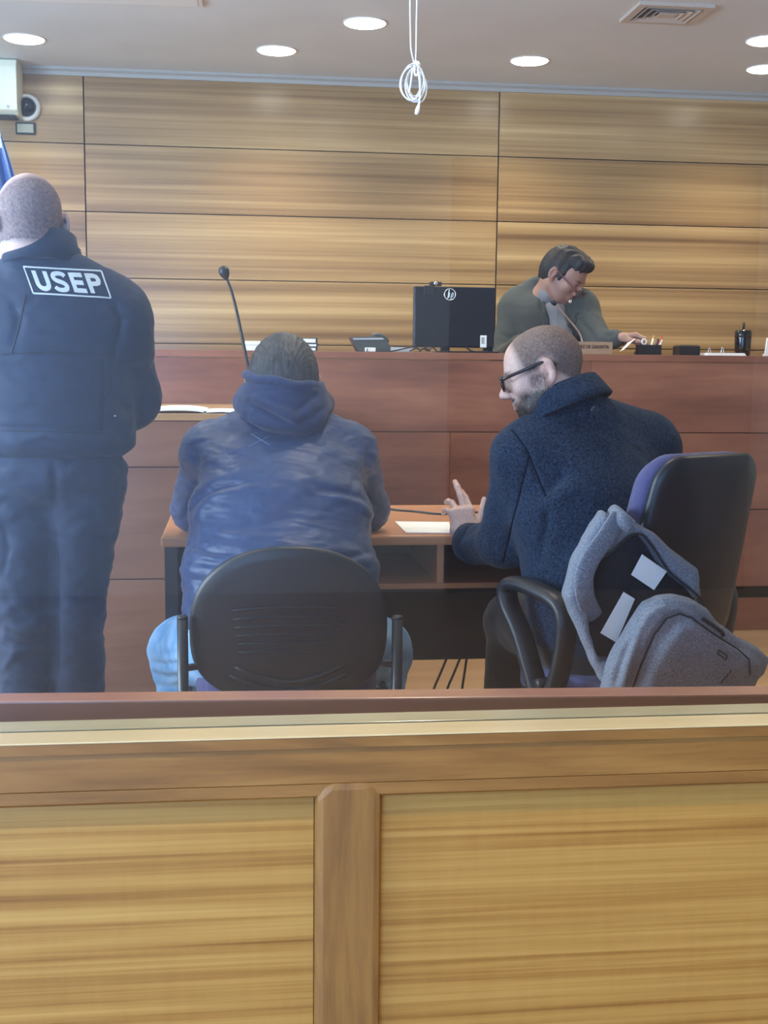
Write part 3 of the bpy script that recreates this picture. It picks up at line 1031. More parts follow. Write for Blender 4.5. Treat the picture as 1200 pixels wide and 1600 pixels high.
# seat
sz = 0.455
seat_out = [(0.235 * math.copysign(abs(math.cos(t)) ** 0.5, math.cos(t)), 0.215 * math.copysign(abs(math.sin(t)) ** 0.5, math.sin(t))) for t in np.linspace(0, 2 * math.pi, 48, endpoint=False)]
sc_ = np.array([kc[0], K1Y + 0.27, sz])
MB().prism([(p[0], p[1]) for p in seat_out], 0.055, sc_ - np.array([0, 0, 0.055]), (1, 0, 0), (0, 1, 0), (0, 0, 1), 0.012).build('seat', purple_fabric, ch1, True)
MB().prism([(p[0] * 0.98, p[1] * 0.98) for p in seat_out], 0.02, sc_ - np.array([0, 0, 0.076]), (1, 0, 0), (0, 1, 0), (0, 0, 1), 0.004).build('seat_shell', black_plastic, ch1, True)
for sx, px in ((-1, 285.5), (1, 620.5)):
    q = at(px, 1000, K1Y + 0.02)
    zt = at(px, 967, K1Y + 0.02)[2]
    MB().tube([(q[0], K1Y + 0.02, 0.0), (q[0], K1Y + 0.02, zt)], 0.0135, 14).build('leg', black_metal, ch1, True)
    MB().lathe((q[0], K1Y + 0.02, zt), [(0.0137, 0.0), (0.0142, 0.004), (0.012, 0.008), (0.002, 0.009)], 14).build('end_cap', black_plastic, ch1, True)
    MB().tube([(q[0], K1Y + 0.034, 0.37), (q[0], K1Y + 0.45, 0.37)], 0.011, 12).build('side_rail', black_metal, ch1, True)
    MB().tube([(q[0], K1Y + 0.46, 0.0), (q[0], K1Y + 0.46, 0.382)], 0.0135, 14).build('leg', black_metal, ch1, True)
    MB().tube([(q[0] - sx * 0.004, K1Y + 0.034, 0.50), (kc[0] + sx * 0.20, K1Y + 0.065, 0.50)], 0.009, 10).build('back_bracket', black_metal, ch1, True)
MB().tube([(at(285.5, 1000, K1Y)[0] + 0.012, K1Y + 0.25, 0.37), (at(620.5, 1000, K1Y)[0] - 0.012, K1Y + 0.25, 0.37)], 0.011, 12).build('cross_bar', black_metal, ch1, True)

# ================================================================== swivel armchair of the man in the wool coat
HA = math.radians(27)
F2 = np.array([-math.sin(HA), math.cos(HA), 0]); G2 = np.array([math.cos(HA), math.sin(HA), 0])
bc = at(1094, 850, 2.72)                       # middle of the backrest
seat2 = np.array([bc[0], bc[1], 0]) + F2 * 0.27
ch2 = thing('swivel_chair', 'black swivel armchair with purple upholstery carrying the grey backpack', 'chair', (seat2[0], seat2[1], 0))
dark_purple = mat('dark_purple_fabric', (0.08, 0.08, 0.19), 0.85, noise=0.12, nscale=120, bump=0.3, bscale=700, sheen=0.1)
smooth_black = mat('smooth_black_plastic', (0.010, 0.013, 0.02), 0.42, bump=0.02, bscale=700)


def rrect(a, b, r, n=8, taper=0.0):
    out = []
    for cx_, cy_, t0 in ((a - r, b - r, 0), (-a + r, b - r, 90), (-a + r, -b + r, 180), (a - r, -b + r, 270)):
        for k in range(n + 1):
            t = math.radians(t0 + 90 * k / n)
            u_, v_ = cx_ + r * math.cos(t), cy_ + r * math.sin(t)
            out.append((u_ * (1 - taper * (0.5 - v_ / (2 * b))), v_))
    return out


b2_top = at(1085, 708, 2.72)[2]
b2h = (b2_top - 0.56) / 2
bc2 = np.array([bc[0], bc[1], 0.56 + b2h])
o2 = rrect(0.165, b2h, 0.065, 8, -0.22)
bk2, bpos2 = shell(o2, bc2, F2, G2, 0.03, 0.7, 0.22, 0.012, name='backrest', material=smooth_black, parent=ch2, rim=0.01)
shell([(u * 1.0, v * 1.0) for u, v in o2], bc2 + F2 * 0.031, F2, G2, 0.05, 0.7, 0.22, name='back_pad', material=dark_purple, parent=ch2, rim=0.018)
so = rrect(0.19, 0.20, 0.09, 6)
MB().prism(so, 0.07, seat2 + np.array([0, 0, 0.415]), G2, F2, (0, 0, 1), 0.015).build('seat', dark_purple, ch2, True)
MB().prism([(u * 0.97, v * 0.97) for u, v in so], 0.03, seat2 + np.array([0, 0, 0.384]), G2, F2, (0, 0, 1), 0.006).build('seat_shell', smooth_black, ch2, True)
MB().tube([seat2 - F2 * 0.10 + np.array([0, 0, 0.38]), seat2 - F2 * 0.25 + np.array([0, 0, 0.40]), seat2 - F2 * 0.285 + np.array([0, 0, 0.50]), seat2 - F2 * 0.275 + np.array([0, 0, 0.62])], 0.028, 10, flat=(F2, 0.5)).build('back_bracket', smooth_black, ch2, True)
MB().lathe((seat2[0], seat2[1], 0.08), [(0.03, 0), (0.03, 0.15), (0.022, 0.152), (0.022, 0.30)], 18).build('gas_lift', black_metal, ch2, True)
for k in range(5):
    t = math.radians(72 * k + 20)
    dv = np.array([math.cos(t), math.sin(t), 0])
    MB().tube([seat2 + dv * 0.02 + np.array([0, 0, 0.10]), seat2 + dv * 0.27 + np.array([0, 0, 0.075])], [0.026, 0.017], 10).build('star_leg', smooth_black, ch2, True)
    MB().lathe(seat2 + dv * 0.27 + np.array([0, 0, 0.03]) - np.cross(dv, (0, 0, 1)) * 0.02, [(0.02, 0), (0.03, 0.004), (0.03, 0.036), (0.02, 0.04)], 14, np.cross(dv, (0, 0, 1))).build('caster', black_plastic, ch2, True)
# closed-loop armrests
for sgn in (-1, 1):
    base = seat2 + G2 * sgn * (0.262 if sgn < 0 else 0.305)
    loop = [(0.115, 0.690), (0.07, 0.705), (-0.01, 0.698), (-0.08, 0.680), (-0.105, 0.63), (-0.09, 0.53), (-0.055, 0.445), (-0.020, 0.44), (0.01, 0.49), (0.06, 0.585), (0.108, 0.645)]
    pts = smooth_path([base + F2 * a_ + np.array([0, 0, z_]) for a_, z_ in loop], 5, True)
    MB().tube(pts, 0.020, 12, closed=True, flat=(G2, 1.5)).build('armrest', smooth_black, ch2, True)
    q = base + F2 * (-0.035) + np.array([0, 0, 0.475])
    MB().lathe(q - G2 * 0.02, [(0.006, -0.01), (0.016, -0.008), (0.016, 0.045), (0.006, 0.047)], 14, G2).build('arm_bolt', black_metal, ch2, True)

# ================================================================== things on the judge's bench
DK = NT + 0.0005


def bx(px0, py0, px1, py1, Y, dep, material, name, parent=None, bev=0.002, z0=None):
    a_, b_ = at(px0, py0, Y), at(px1, py1, Y)
    zlo = min(a_[2], b_[2]) if z0 is None else z0
    return bbox(name, (a_[0], Y, zlo), (b_[0], Y + dep, max(a_[2], b_[2])), material, parent, bev)


# monitor seen from behind
MY = 5.62
screen_black = mat('monitor_black', (0.012, 0.016, 0.024), 0.30, bump=0.03, bscale=500)
ma, mb_ = at(647.5, 447, MY), at(772, 543, MY)
mon = thing('monitor', 'black computer monitor seen from behind, left of the judge', 'monitor', ((ma[0] + mb_[0]) / 2, MY + 0.05, DK))
zlo = at(700, 543, MY)[2]
MB().box((ma[0], MY, zlo), (mb_[0], MY + 0.045, ma[2]), 0.006).build('housing', screen_black, mon)
xm = (ma[0] + mb_[0]) / 2
for pa, pb in ((689, 703), (756, 770)):
    bx(pa, 520, pb, 551, MY + 0.03, 0.03, screen_black, 'stand_leg', mon, 0.003, z0=DK)
bbox('stand_base', (at(689, 540, MY)[0] - 0.02, MY - 0.05, DK), (at(770, 540, MY)[0] + 0.02, MY + 0.12, DK + 0.008), screen_black, mon, 0.003)
silver = mat('silver_print', (0.55, 0.60, 0.62), 0.3, metal=0.6)
lc = at(703, 460, MY)
ring = [lc + 0.026 * np.array([math.cos(t), 0, math.sin(t)]) + np.array([0, -0.001, 0]) for t in np.linspace(0, 2 * math.pi, 28, endpoint=False)]
lg = MB().tube(ring, 0.0022, 6, closed=True)
for (u0, v0, u1, v1) in ((-0.010, -0.020, -0.003, 0.022), (-0.007, 0.004, 0.0, 0.006), (0.0, 0.006, -0.004, -0.014), (0.003, -0.024, 0.011, 0.008), (0.011, 0.008, 0.017, 0.005), (0.017, 0.005, 0.013, -0.012), (0.013, -0.012, 0.006, -0.012)):
    lg.tube([lc + np.array([u0, -0.001, v0]), lc + np.array([u1, -0.001, v1])], 0.0019, 6)
lg.build('emblem', silver, mon)['label'] = 'round silver emblem'
stk = bx(750.5, 524, 760, 543, MY - 0.0012, 0.001, paper_mat, 'sticker', mon, 0.0)
bars = MB()
for k in range(5):
    a_ = at(752.2, 527.5 + 2.0 * k, MY - 0.002); b_ = at(757.5 - (k % 2), 528.6 + 2.0 * k, MY - 0.002)
    bars.box((a_[0], MY - 0.0019, b_[2]), (b_[0], MY - 0.0013, a_[2]))
bars.build('print', black_plastic, stk)
wc = thing('webcam', 'small black webcam clipped on top of the monitor', 'webcam', (at(681, 447, MY)[0], MY + 0.02, ma[2]))
bx(672, 440, 690.5, 446.6, MY + 0.005, 0.03, black_plastic, 'camera_body', wc, 0.004)
a_ = at(681, 443, MY)
MB().lathe((a_[0], MY + 0.005, a_[2]), [(0.009, 0), (0.009, -0.004), (0.006, -0.005)], 14, (0, 1, 0)).build('lens_ring', chrome, wc, True)
bx(663, 446, 679, 461, MY - 0.008, 0.0075, black_plastic, 'clip', wc, 0.002)

# desk telephone
PY = 5.56
tel = thing('desk_phone', 'dark grey desk telephone lying at the edge of the bench', 'telephone', (at(580, 550, PY)[0], PY + 0.07, DK))
tel_mat = mat('phone_grey', (0.05, 0.06, 0.062), 0.5)
o_ = at(560, 551, PY)


def pxp(px, py, Y=PY):
    q = at(px, py, Y)
    return (q[0] - o_[0], q[2] - DK)


body = [pxp(549, 526.5), pxp(585, 525.5), pxp(599, 527), pxp(606, 534), pxp(611, 543)]
body += [(body[-1][0], 0.0), (pxp(561, 551)[0], 0.0), pxp(556, 541)]
MB().prism(body, 0.15, (o_[0], PY, DK), (1, 0, 0), (0, 0, 1), (0, 1, 0), 0.003).build('phone_body', tel_mat, tel)
hs = smooth_path([(*pxp(584, 525), 0), (*pxp(592, 523), 0), (*pxp(601, 526.5), 0), (*pxp(608, 535), 0)], 5)
MB().tube([np.array([o_[0] + p[0], PY + 0.05, DK + p[1]]) for p in hs], 0.011, 10).build('handset', tel_mat, tel, True)
MB().prism([pxp(551, 528.5), pxp(598, 528), pxp(600, 530.5), pxp(552.5, 530.8)], 0.004, (o_[0], PY - 0.004, DK), (1, 0, 0), (0, 0, 1), (0, 1, 0)).build('trim_strip', grey_plastic, tel)
ad_ = thing('power_adapter', 'white plug adapter in front of the desk telephone', 'adapter', (at(578, 551, 5.47)[0], 5.48, DK))
bx(571, 543, 587, 551, 5.47, 0.03, white_plastic, 'adapter_body', ad_, 0.003, z0=DK)
for yy in (545.5, 548.3):
    a_ = at(573.5, yy, 5.469)
    MB().lathe(a_, [(0.003, 0.0), (0.003, -0.003)], 10, (0, 1, 0)).build('socket_hole', black_plastic, ad_)
ps = thing('power_strip', 'pale grey power strip between telephone and monitor', 'power strip', (at(628, 551, 5.5)[0], 5.52, DK))
bx(612, 542.5, 645, 551, 5.5, 0.05, grey_plastic, 'strip_body', ps, 0.004, z0=DK)
bx(614, 540.5, 640, 542.3, 5.505, 0.04, black_plastic, 'switch_cover', ps, 0.001)
for i, pl_ in enumerate(([(610, 549), (622, 547), (634, 544), (648, 542), (655, 546)], [(640, 549), (650, 544), (658, 547), (664, 543), (672, 549)], [(655, 550), (661, 544), (668, 548), (676, 543), (684, 550)])):
    tag(MB().tube(smooth_path([at(x_, y_, 5.455 + 0.012 * i) for x_, y_ in pl_], 5), 0.0035, 7).build('cable', black_plastic, None, True),
        ['black cable looping over the pale power strip', 'tangled black cable right beside the power strip', 'black cable curling under the left edge of the monitor'][i], 'cable', 'cables behind the monitor')
tag(MB().tube(smooth_path([at(x_, y_, 5.6) for x_, y_ in ((728, 541), (734, 547), (742, 549.5), (752, 549.5), (762, 549))], 5), 0.004, 7).build('cable', black_plastic, None, True), 'black cable drooping under the right half of the monitor', 'cable', 'cables behind the monitor')

# papers and folders
BY = 5.50
cover = mat('folder_cover', (0.03, 0.035, 0.045), 0.5)
zb = DK
for i, (pa, pb, h, lab) in enumerate(((441, 496, 0.018, 'bottom dark-edged folder of the stack on the bench'), (439, 497, 0.016, 'middle dark-edged folder of the stack on the bench'), (436, 496, 0.024, 'topmost white folder of the stack on the bench'))):
    xa, xb = at(pa, 545, BY)[0], at(pb, 545, BY)[0]
    fo = thing('folder', lab, 'folder', ((xa + xb) / 2, BY + 0.12, zb), 'folders stacked on the bench')
    bbox('lower_cover', (xa, BY, zb), (xb, BY + 0.26, zb + 0.003), cover, fo)
    bbox('pages', (xa + 0.003, BY + 0.002, zb + 0.0031), (xb - 0.008, BY + 0.258, zb + h - 0.0031), paper_mat, fo)
    bbox('upper_cover', (xa, BY, zb + h - 0.003), (xb, BY + 0.26, zb + h), cover, fo)
    bbox('spine', (xb - 0.004, BY, zb + 0.0031), (xb, BY + 0.26, zb + h - 0.0031), cover, fo)
    zb += h + 0.0004
xa, xb = at(383, 545, BY)[0], at(434, 545, BY)[0]
pk = thing('paper_stack', 'block of white paper left of the folder stack', 'paper', ((xa + xb) / 2, BY + 0.1, DK))
for k in range(5):
    j = 0.002 * ((k * 7) % 3 - 1)
    bbox('sheet_bundle', (xa + j, BY + j, DK + 0.0085 * k), (xb + j, BY + 0.2 + j, DK + 0.0085 * k + 0.008), paper_mat, pk, 0.0005)
# curled sheets on the lower counter
for k, (pa, pb, lift, lab) in enumerate(((232, 322, 0.010, 'curled white sheets on the lower counter beside the officer'), (318, 372, 0.004, 'flat white sheets on the lower counter beside the blue hood'))):
    v, f = [], []
    n = 14
    for t_ in range(2):
        for i in range(n + 1):
            s_ = i / n
            p = at(pa + (pb - pa) * s_, 640, CF + 0.03)
            zz = CT + 0.001 + lift * math.sin(math.pi * s_) ** 0.7
            for yy in (CF + 0.02, CF + 0.22):
                v.append((p[0] + 0.02 * (yy - CF), yy, zz + (0.011 if k == 0 else 0.006) * t_))
    m_ = 2 * (n + 1)
    for i in range(n):
        q = [2 * i, 2 * i + 1, 2 * i + 3, 2 * i + 2]
        f += [q, [m_ + j for j in q[::-1]]]
        f += [[2 * i, 2 * i + 2, m_ + 2 * i + 2, m_ + 2 * i], [2 * i + 1, m_ + 2 * i + 1, m_ + 2 * i + 3, 2 * i + 3]]
    f += [[0, m_, m_ + 1, 1], [2 * n, 2 * n + 1, m_ + 2 * n + 1, m_ + 2 * n]]
    tag(mesh_obj('paper_sheet', v, f, paper_mat), lab, 'paper')

# gooseneck microphone on the lower counter
GY = 4.75
mic = thing('gooseneck_microphone', 'tall black gooseneck microphone left of the hooded man', 'microphone', (at(395, 600, GY)[0], GY, CT))
mb0 = np.array([at(397, 600, GY)[0], GY, CT])
path = smooth_path([mb0 + np.array([0, 0, 0.02]), at(393, 600, GY), at(385, 560, GY), at(371, 492, GY), at(362, 456, GY), at(356, 440, GY), at(352.5, 431, GY)], 6)
MB().tube(path, [0.0075 - 0.003 * i / len(path) for i in range(len(path))], 10).build('gooseneck', black_metal, mic, True)
hd, ht = at(353.5, 435, GY), at(347.5, 416, GY)
ax = _unit(ht - hd); hl = np.linalg.norm(ht - hd)
MB().lathe(hd, [(0.006, -0.006), (0.012, 0.004), (0.019, 0.35 * hl), (0.021, 0.62 * hl), (0.018, 0.86 * hl), (0.010, hl * 0.99), (0.001, hl * 1.03)], 18, ax).build('windscreen', black_plastic, mic, True)
MB().lathe(mb0, [(0.06, 0.0), (0.06, 0.012), (0.045, 0.026), (0.012, 0.032)], 22).build('base', black_plastic, mic, True)

# nameplate with lettering
npy = 5.46
na, nb_ = at(888, 533.5, npy), at(957, 549, npy)
plate_wood = wood('nameplate_wood', [(0.2, (0.30, 0.19, 0.12)), (0.8, (0.42, 0.28, 0.18))], 'X', broad=4, fine=50, rough=0.45, long=0.1)
npl = thing('nameplate', 'small wooden nameplate with dark lettering in front of the judge', 'nameplate', ((na[0] + nb_[0]) / 2, npy + 0.01, DK))
MB().prism([(0, 0), (0.035, 0), (0.014, na[2] - DK), (0.0, na[2] - DK)], nb_[0] - na[0], (na[0], npy, DK), (0, 1, 0), (0, 0, 1), (1, 0, 0), 0.001).build('plate', plate_wood, npl)
tv, tf = text_mesh('JUEZ DE GARANTIA', 0.0215, 0.0004)
tv = np.array(tv)
zc_ = at(926, 542, npy)[2]
ink = mat('dark_ink', (0.06, 0.03, 0.03), 0.6)
tc = at(927, 542, npy)[0]
scl = 0.150 / (tv[:, 0].max() - tv[:, 0].min())
mesh_obj('lettering', [(tc + p[0] * scl, npy - 0.0008 - p[2], zc_ + p[1]) for p in tv], tf, ink, npl)
cc_ = at(893.5, 541.5, npy)
MB().tube([cc_ + 0.010 * np.array([math.cos(t), 0, math.sin(t)]) - np.array([0, 0.0008, 0]) for t in np.linspace(0, 6.283, 20, endpoint=False)], 0.0013, 6, closed=True).build('emblem', ink, npl)

# judge's thin microphone
jm = thing('desk_microphone', 'thin silver gooseneck microphone in front of the judge', 'microphone', (at(912, 551, 5.6)[0], 5.6, DK))
jb = np.array([at(912, 551, 5.6)[0], 5.6, DK])
jp = smooth_path([jb + np.array([0, 0, 0.012]), at(906, 522, 5.6), at(885, 495, 5.6), at(868, 475, 5.6)], 6)
MB().tube(jp, 0.0042, 8).build('gooseneck', chrome, jm, True)
MB().lathe(at(869, 476.5, 5.6), [(0.006, 0), (0.012, 0.006), (0.013, 0.022), (0.008, 0.032), (0.001, 0.034)], 14, _unit(at(863, 470, 5.6) - at(869, 476.5, 5.6))).build('windscreen', black_plastic, jm, True)
MB().lathe(jb, [(0.04, 0), (0.04, 0.008), (0.02, 0.014)], 18).build('base', black_plastic, jm, True)

# pen cup with pens
QY = 5.50
pc0, pc1 = at(1003, 552, QY), at(1034, 539, QY)
pcx, hw = (pc0[0] + pc1[0]) / 2, (pc1[0] - pc0[0]) / 2
zt = pc1[2]
cup = thing('pen_cup', 'square black pen cup right of the judge hand', 'pen cup', (pcx, QY + hw, DK))
for (xa, xb, ya, yb) in ((pcx - hw, pcx + hw, QY, QY + 0.004), (pcx - hw, pcx + hw, QY + 2 * hw - 0.004, QY + 2 * hw), (pcx - hw, pcx - hw + 0.004, QY + 0.0041, QY + 2 * hw - 0.0041), (pcx + hw - 0.004, pcx + hw, QY + 0.0041, QY + 2 * hw - 0.0041)):
    bbox('cup_wall', (xa, ya, DK), (xb, yb, zt), black_plastic, cup, 0.0008)
bbox('cup_floor', (pcx - hw + 0.0042, QY + 0.0042, DK), (pcx + hw - 0.0042, QY + 2 * hw - 0.0042, DK + 0.003), black_plastic, cup)
red_p = mat('red_pencil', (0.55, 0.06, 0.05), 0.4)
orange_p = mat('orange_cap', (0.85, 0.35, 0.12), 0.4)
for (px, py, dx, mt, r_, cap_, nm, lab) in ((1021.5, 524.5, -6, white_plastic, 0.0045, orange_p, 'pen', 'white pen with orange cap in the pen cup'), (1035, 522, -12, red_p, 0.0035, None, 'pencil', 'red pencil sticking out of the pen cup'), (1034.5, 531, -9, white_plastic, 0.0055, None, 'marker', 'white marker leaning at the right of the pen cup'), (1029, 529, -8, cover, 0.005, None, 'marker', 'dark marker in the middle of the pen cup')):
    a_ = at(px, py, QY + hw)
    b_ = np.array([at(px + dx, 545, QY + hw)[0], QY + hw, DK + 0.006])
    b_[0] = min(max(b_[0], pcx - hw + 0.012), pcx + hw - 0.012)
    po = thing(nm, lab, nm, tuple(b_))
    MB().tube([b_, b_ + (a_ - b_) * 0.86], r_, 8).build('barrel', mt, po, True)
    MB().tube([b_ + (a_ - b_) * 0.865, b_ + (a_ - b_) * 0.95, a_], [r_ * 1.05, r_ * 0.9, r_ * 0.3], 8).build('tip', cap_ or mt, po, True)
sco = thing('scissors', 'scissors with a pale handle loop in the pen cup', 'scissors', (pcx - hw * 0.6, QY + hw, DK))
sq = at(1006.5, 534, QY + hw)
MB().tube([sq + np.array([0.011 * math.cos(t), 0, 0.012 * math.sin(t)]) for t in np.linspace(0, 6.283, 16, endpoint=False)], 0.0035, 6, closed=True).build('handle', white_plastic, sco, True)
MB().tube([sq - np.array([0, 0, 0.013]), np.array([pcx - hw * 0.5, QY + hw, DK + 0.005])], [0.004, 0.0015], 6).build('blade', chrome, sco)

bk_ = thing('paper_clip_box', 'low black box between pen cup and black tumbler', 'box', (at(1078, 552, QY)[0], QY + 0.045, DK))
bx(1062, 540.5, 1094, 552, QY, 0.09, black_plastic, 'box_body', bk_, 0.002, z0=DK)
bx(1063.5, 538.9, 1092.5, 540.3, QY + 0.004, 0.08, cover, 'box_lid', bk_, 0.001)

cl = thing('clipped_papers', 'white papers held by two wire clips before the black tumbler', 'papers', (at(1136, 552, 5.46)[0], 5.52, DK))
pa_, pb_ = at(1106, 552, 5.46)[0], at(1166, 552, 5.46)[0]
for k in range(3):
    bbox('sheet', (pa_ + 0.003 * k, 5.46 + 0.002 * k, DK + 0.0042 * k), (pb_ - 0.002 * k, 5.66, DK + 0.0042 * k + 0.004), paper_mat, cl, 0.0004)
for px, py in ((1108.5, 546), (1129, 545)):
    q = at(px, py, 5.47)
    MB().tube(smooth_path([np.array([q[0] - 0.006, 5.47, DK + 0.0135]), np.array([q[0] - 0.004, 5.47, q[2]]), np.array([q[0], 5.47, q[2] + 0.006]), np.array([q[0] + 0.004, 5.47, q[2]]), np.array([q[0] + 0.006, 5.47, DK + 0.0135])], 4), 0.0018, 6).build('wire_clip', chrome, cl, True)

UY = 5.74
gloss_black = mat('gloss_black', (0.01, 0.012, 0.014), 0.12)
ux = at(1160.5, 540, UY)[0]
hr = (at(1173, 540, UY)[0] - at(1148.5, 540, UY)[0]) / 2
ut = at(1160, 516, UY)[2]
tb = thing('tumbler', 'glossy black tumbler with a straw at the right of the bench', 'tumbler', (ux, UY, DK))
H_ = ut - DK
MB().lathe((ux, UY, DK), [(hr * 0.86, 0), (hr * 0.9, 0.003), (hr * 0.97, H_ * 0.4), (hr, H_ * 0.72), (hr, H_ * 0.74)], 28).build('tumbler_body', gloss_black, tb, True)
MB().lathe((ux, UY, DK + H_ * 0.745), [(hr * 1.02, 0), (hr * 1.03, H_ * 0.06), (hr * 1.0, H_ * 0.2), (hr * 0.86, H_ * 0.255), (hr * 0.3, H_ * 0.26)], 28).build('lid', gloss_black, tb, True)
MB().tube([(ux, UY, DK + H_), (ux + 0.001, UY, at(1161, 503.5, UY)[2])], 0.0055, 10).build('straw', black_plastic, tb, True)
wh = thing('document_holder', 'white leaning document holder cut by the right edge of the picture', 'document holder', (at(1206, 552, 5.6)[0], 5.62, DK))
q = at(1195, 552, 5.6)[0]
q2 = at(1199, 528, 5.6)
MB().prism([(0, 0), (0.16, 0), (0.16, q2[2] - DK), (q2[0] - q, q2[2] - DK)], 0.01, (q, 5.6, DK), (1, 0, 0), (0, 0, 1), (0, 1, 0), 0.001).build('holder_plate', paper_mat, wh)
MB().prism([(0.02, 0), (0.14, 0), (0.14, 0.012), (0.02, 0.012)], 0.06, (q, 5.611, DK), (1, 0, 0), (0, 0, 1), (0, 1, 0), 0.001).build('foot', white_plastic, wh)

# ================================================================== on the wall and in the corner
WY = Y1 - 0.0205
ua, ub = at(30, 96, WY - 0.1), at(30, 183, WY - 0.1)
un = thing('wall_unit', 'cream white wall-mounted unit cut by the left edge of the picture', 'wall unit', (ua[0] - 0.4, WY - 0.1, ub[2]))
cream = mat('cream_enamel', (0.80, 0.84, 0.70), 0.35)
hz = ua[2] - ub[2]
MB().prism([(0, 0), (-0.15, 0), (-0.19, 0.02), (-0.2, 0.06), (-0.2, hz - 0.05), (-0.185, hz - 0.012), (-0.15, hz), (0, hz)], 0.8, (ua[0] - 0.8, WY, ub[2]), (0, 1, 0), (0, 0, 1), (1, 0, 0), 0.006).build('casing', cream, un)
MB().lathe(at(12, 166, WY - 0.2), [(0.007, 0.001), (0.007, -0.002), (0.004, -0.003)], 12, (0, 1, 0)).build('indicator', grey_plastic, un)
bbox('air_outlet', (ua[0] - 0.78, WY - 0.16, ub[2] - 0.008), (ua[0] - 0.02, WY - 0.04, ub[2] - 0.0005), black_plastic, un)
dc = at(43, 169, WY)
dm = thing('dome_camera', 'white ringed black dome security camera on the wood wall', 'camera', (dc[0], WY, dc[2]))
MB().lathe(dc, [(0.072, 0), (0.072, -0.02), (0.066, -0.032), (0.052, -0.036), (0.05, -0.028)], 28, (0, 1, 0)).build('housing_ring', white_plastic, dm, True)
MB().lathe(dc, [(0.0495, -0.028), (0.045, -0.05), (0.032, -0.066), (0.015, -0.074), (0.001, -0.076)], 28, (0, 1, 0)).build('dome', gloss_black, dm, True)
MB().tube([dc + np.array([0.061 * math.cos(t), -0.034, 0.061 * math.sin(t)]) for t in (0.6, 0.62)], 0.003, 6).build('screw', chrome, dm)
sw = thing('wall_plate', 'small metal wall plate with dark frame below the dome camera', 'wall plate', (at(40, 200, WY)[0], WY, at(40, 209, WY)[2]))
plate_metal = mat('plate_metal', (0.36, 0.36, 0.27), 0.35, metal=0.5)
bx(24, 190.5, 55.5, 210.5, WY - 0.012, 0.0118, black_plastic, 'plate_frame', sw, 0.002)
bx(26.5, 193, 52.5, 207.5, WY - 0.016, 0.0038, plate_metal, 'plate_face', sw, 0.001)

# flag on a pole at the left edge
FY = 6.45
blue_cloth = mat('flag_blue', (0.03, 0.13, 0.42), 0.6, bump=0.2, bscale=500, sheen=0.3)
white_cloth = mat('flag_white', (0.75, 0.75, 0.76), 0.7)
pole_x = at(-32, 250, FY)[0]
fl = thing('flag', 'blue draped flag hanging from a pole behind the officer', 'flag', (pole_x, FY, 0))
MB().lathe((pole_x, FY, 0), [(0.16, 0), (0.16, 0.02), (0.05, 0.04), (0.02, 0.07), (0.014, 0.08), (0.014, 2.62)], 20).build('pole', mat('pole_wood', (0.30, 0.16, 0.07), 0.4), fl, True)
MB().lathe((pole_x, FY, 2.62), [(0.012, 0), (0.02, 0.02), (0.014, 0.05), (0.001, 0.09)], 16).build('finial', mat('brass', (0.7, 0.5, 0.2), 0.3, metal=1.0), fl, True)


def drape(x_top, x_bot_l, x_bot_r, z_top, z_bot, folds, amp, y, mtl, name, th=0.003):
    v, f = [], []
    nu, nv = 48, 24
    for side in (0, 1):
        for j in range(nv + 1):
            t = j / nv
            e = t ** 0.75
            for i in range(nu + 1):
                s_ = i / nu
                xl = x_top[0] + (x_bot_l - x_top[0]) * e
                xr = x_top[1] + (x_bot_r - x_top[1]) * e
                v.append((xl + (xr - xl) * s_, y + amp * (0.25 + e) * math.sin(folds * 2 * math.pi * s_ + 2 * t) + th * side, z_top + (z_bot - z_top) * t - 0.06 * (s_ - 0.0) * (1 - t)))
    m_ = (nu + 1) * (nv + 1)
    for j in range(nv):
        for i in range(nu):
            a_ = j * (nu + 1) + i
            q = [a_, a_ + 1, a_ + nu + 2, a_ + nu + 1]
            f += [q, [m_ + k for k in q[::-1]]]
    for j in range(nv):
        for i in (0, nu):
            a_ = j * (nu + 1) + i
            f.append([a_, a_ + nu + 1, m_ + a_ + nu + 1, m_ + a_])
    return mesh_obj(name, v, f, mtl, fl, True)


zt_ = at(0, 170, FY)[2]
drape((pole_x + 0.02, pole_x + 0.075), pole_x + 0.02, at(68, 360, FY)[0], zt_, at(0, 460, FY)[2], 3.4, 0.028, FY - 0.01, blue_cloth, 'cloth_blue')
drape((pole_x + 0.02, at(2, 195, FY)[0]), pole_x + 0.03, at(9, 240, FY)[0], at(0, 175, FY)[2], at(0, 236, FY)[2], 1.5, 0.012, FY - 0.085, white_cloth, 'cloth_white')

# blind chain, tied up, in front of the glass
HY = 1.50
chain_mat = mat('white_beads', (0.88, 0.88, 0.85), 0.35)
kn = at(648, 103, HY)
bl = thing('blind_chain', 'white bead chain knotted into a coil, hanging from the blind above', 'blind chain', tuple(kn))


def hp(px, py, dy=0.0):
    return at(px, py, HY) + np.array([0, dy, 0])


def beads(path, r, pitch):
    m = MB()
    acc = 0.0
    last = path[0]
    m.tube(path, r * 0.45, 5)
    for a_, b_ in zip(path[:-1], path[1:]):
        L = np.linalg.norm(b_ - a_)
        while acc < L:
            m.ball(a_ + (b_ - a_) * acc / L, r, 7, 5)
            acc += pitch
        acc -= L
    return m


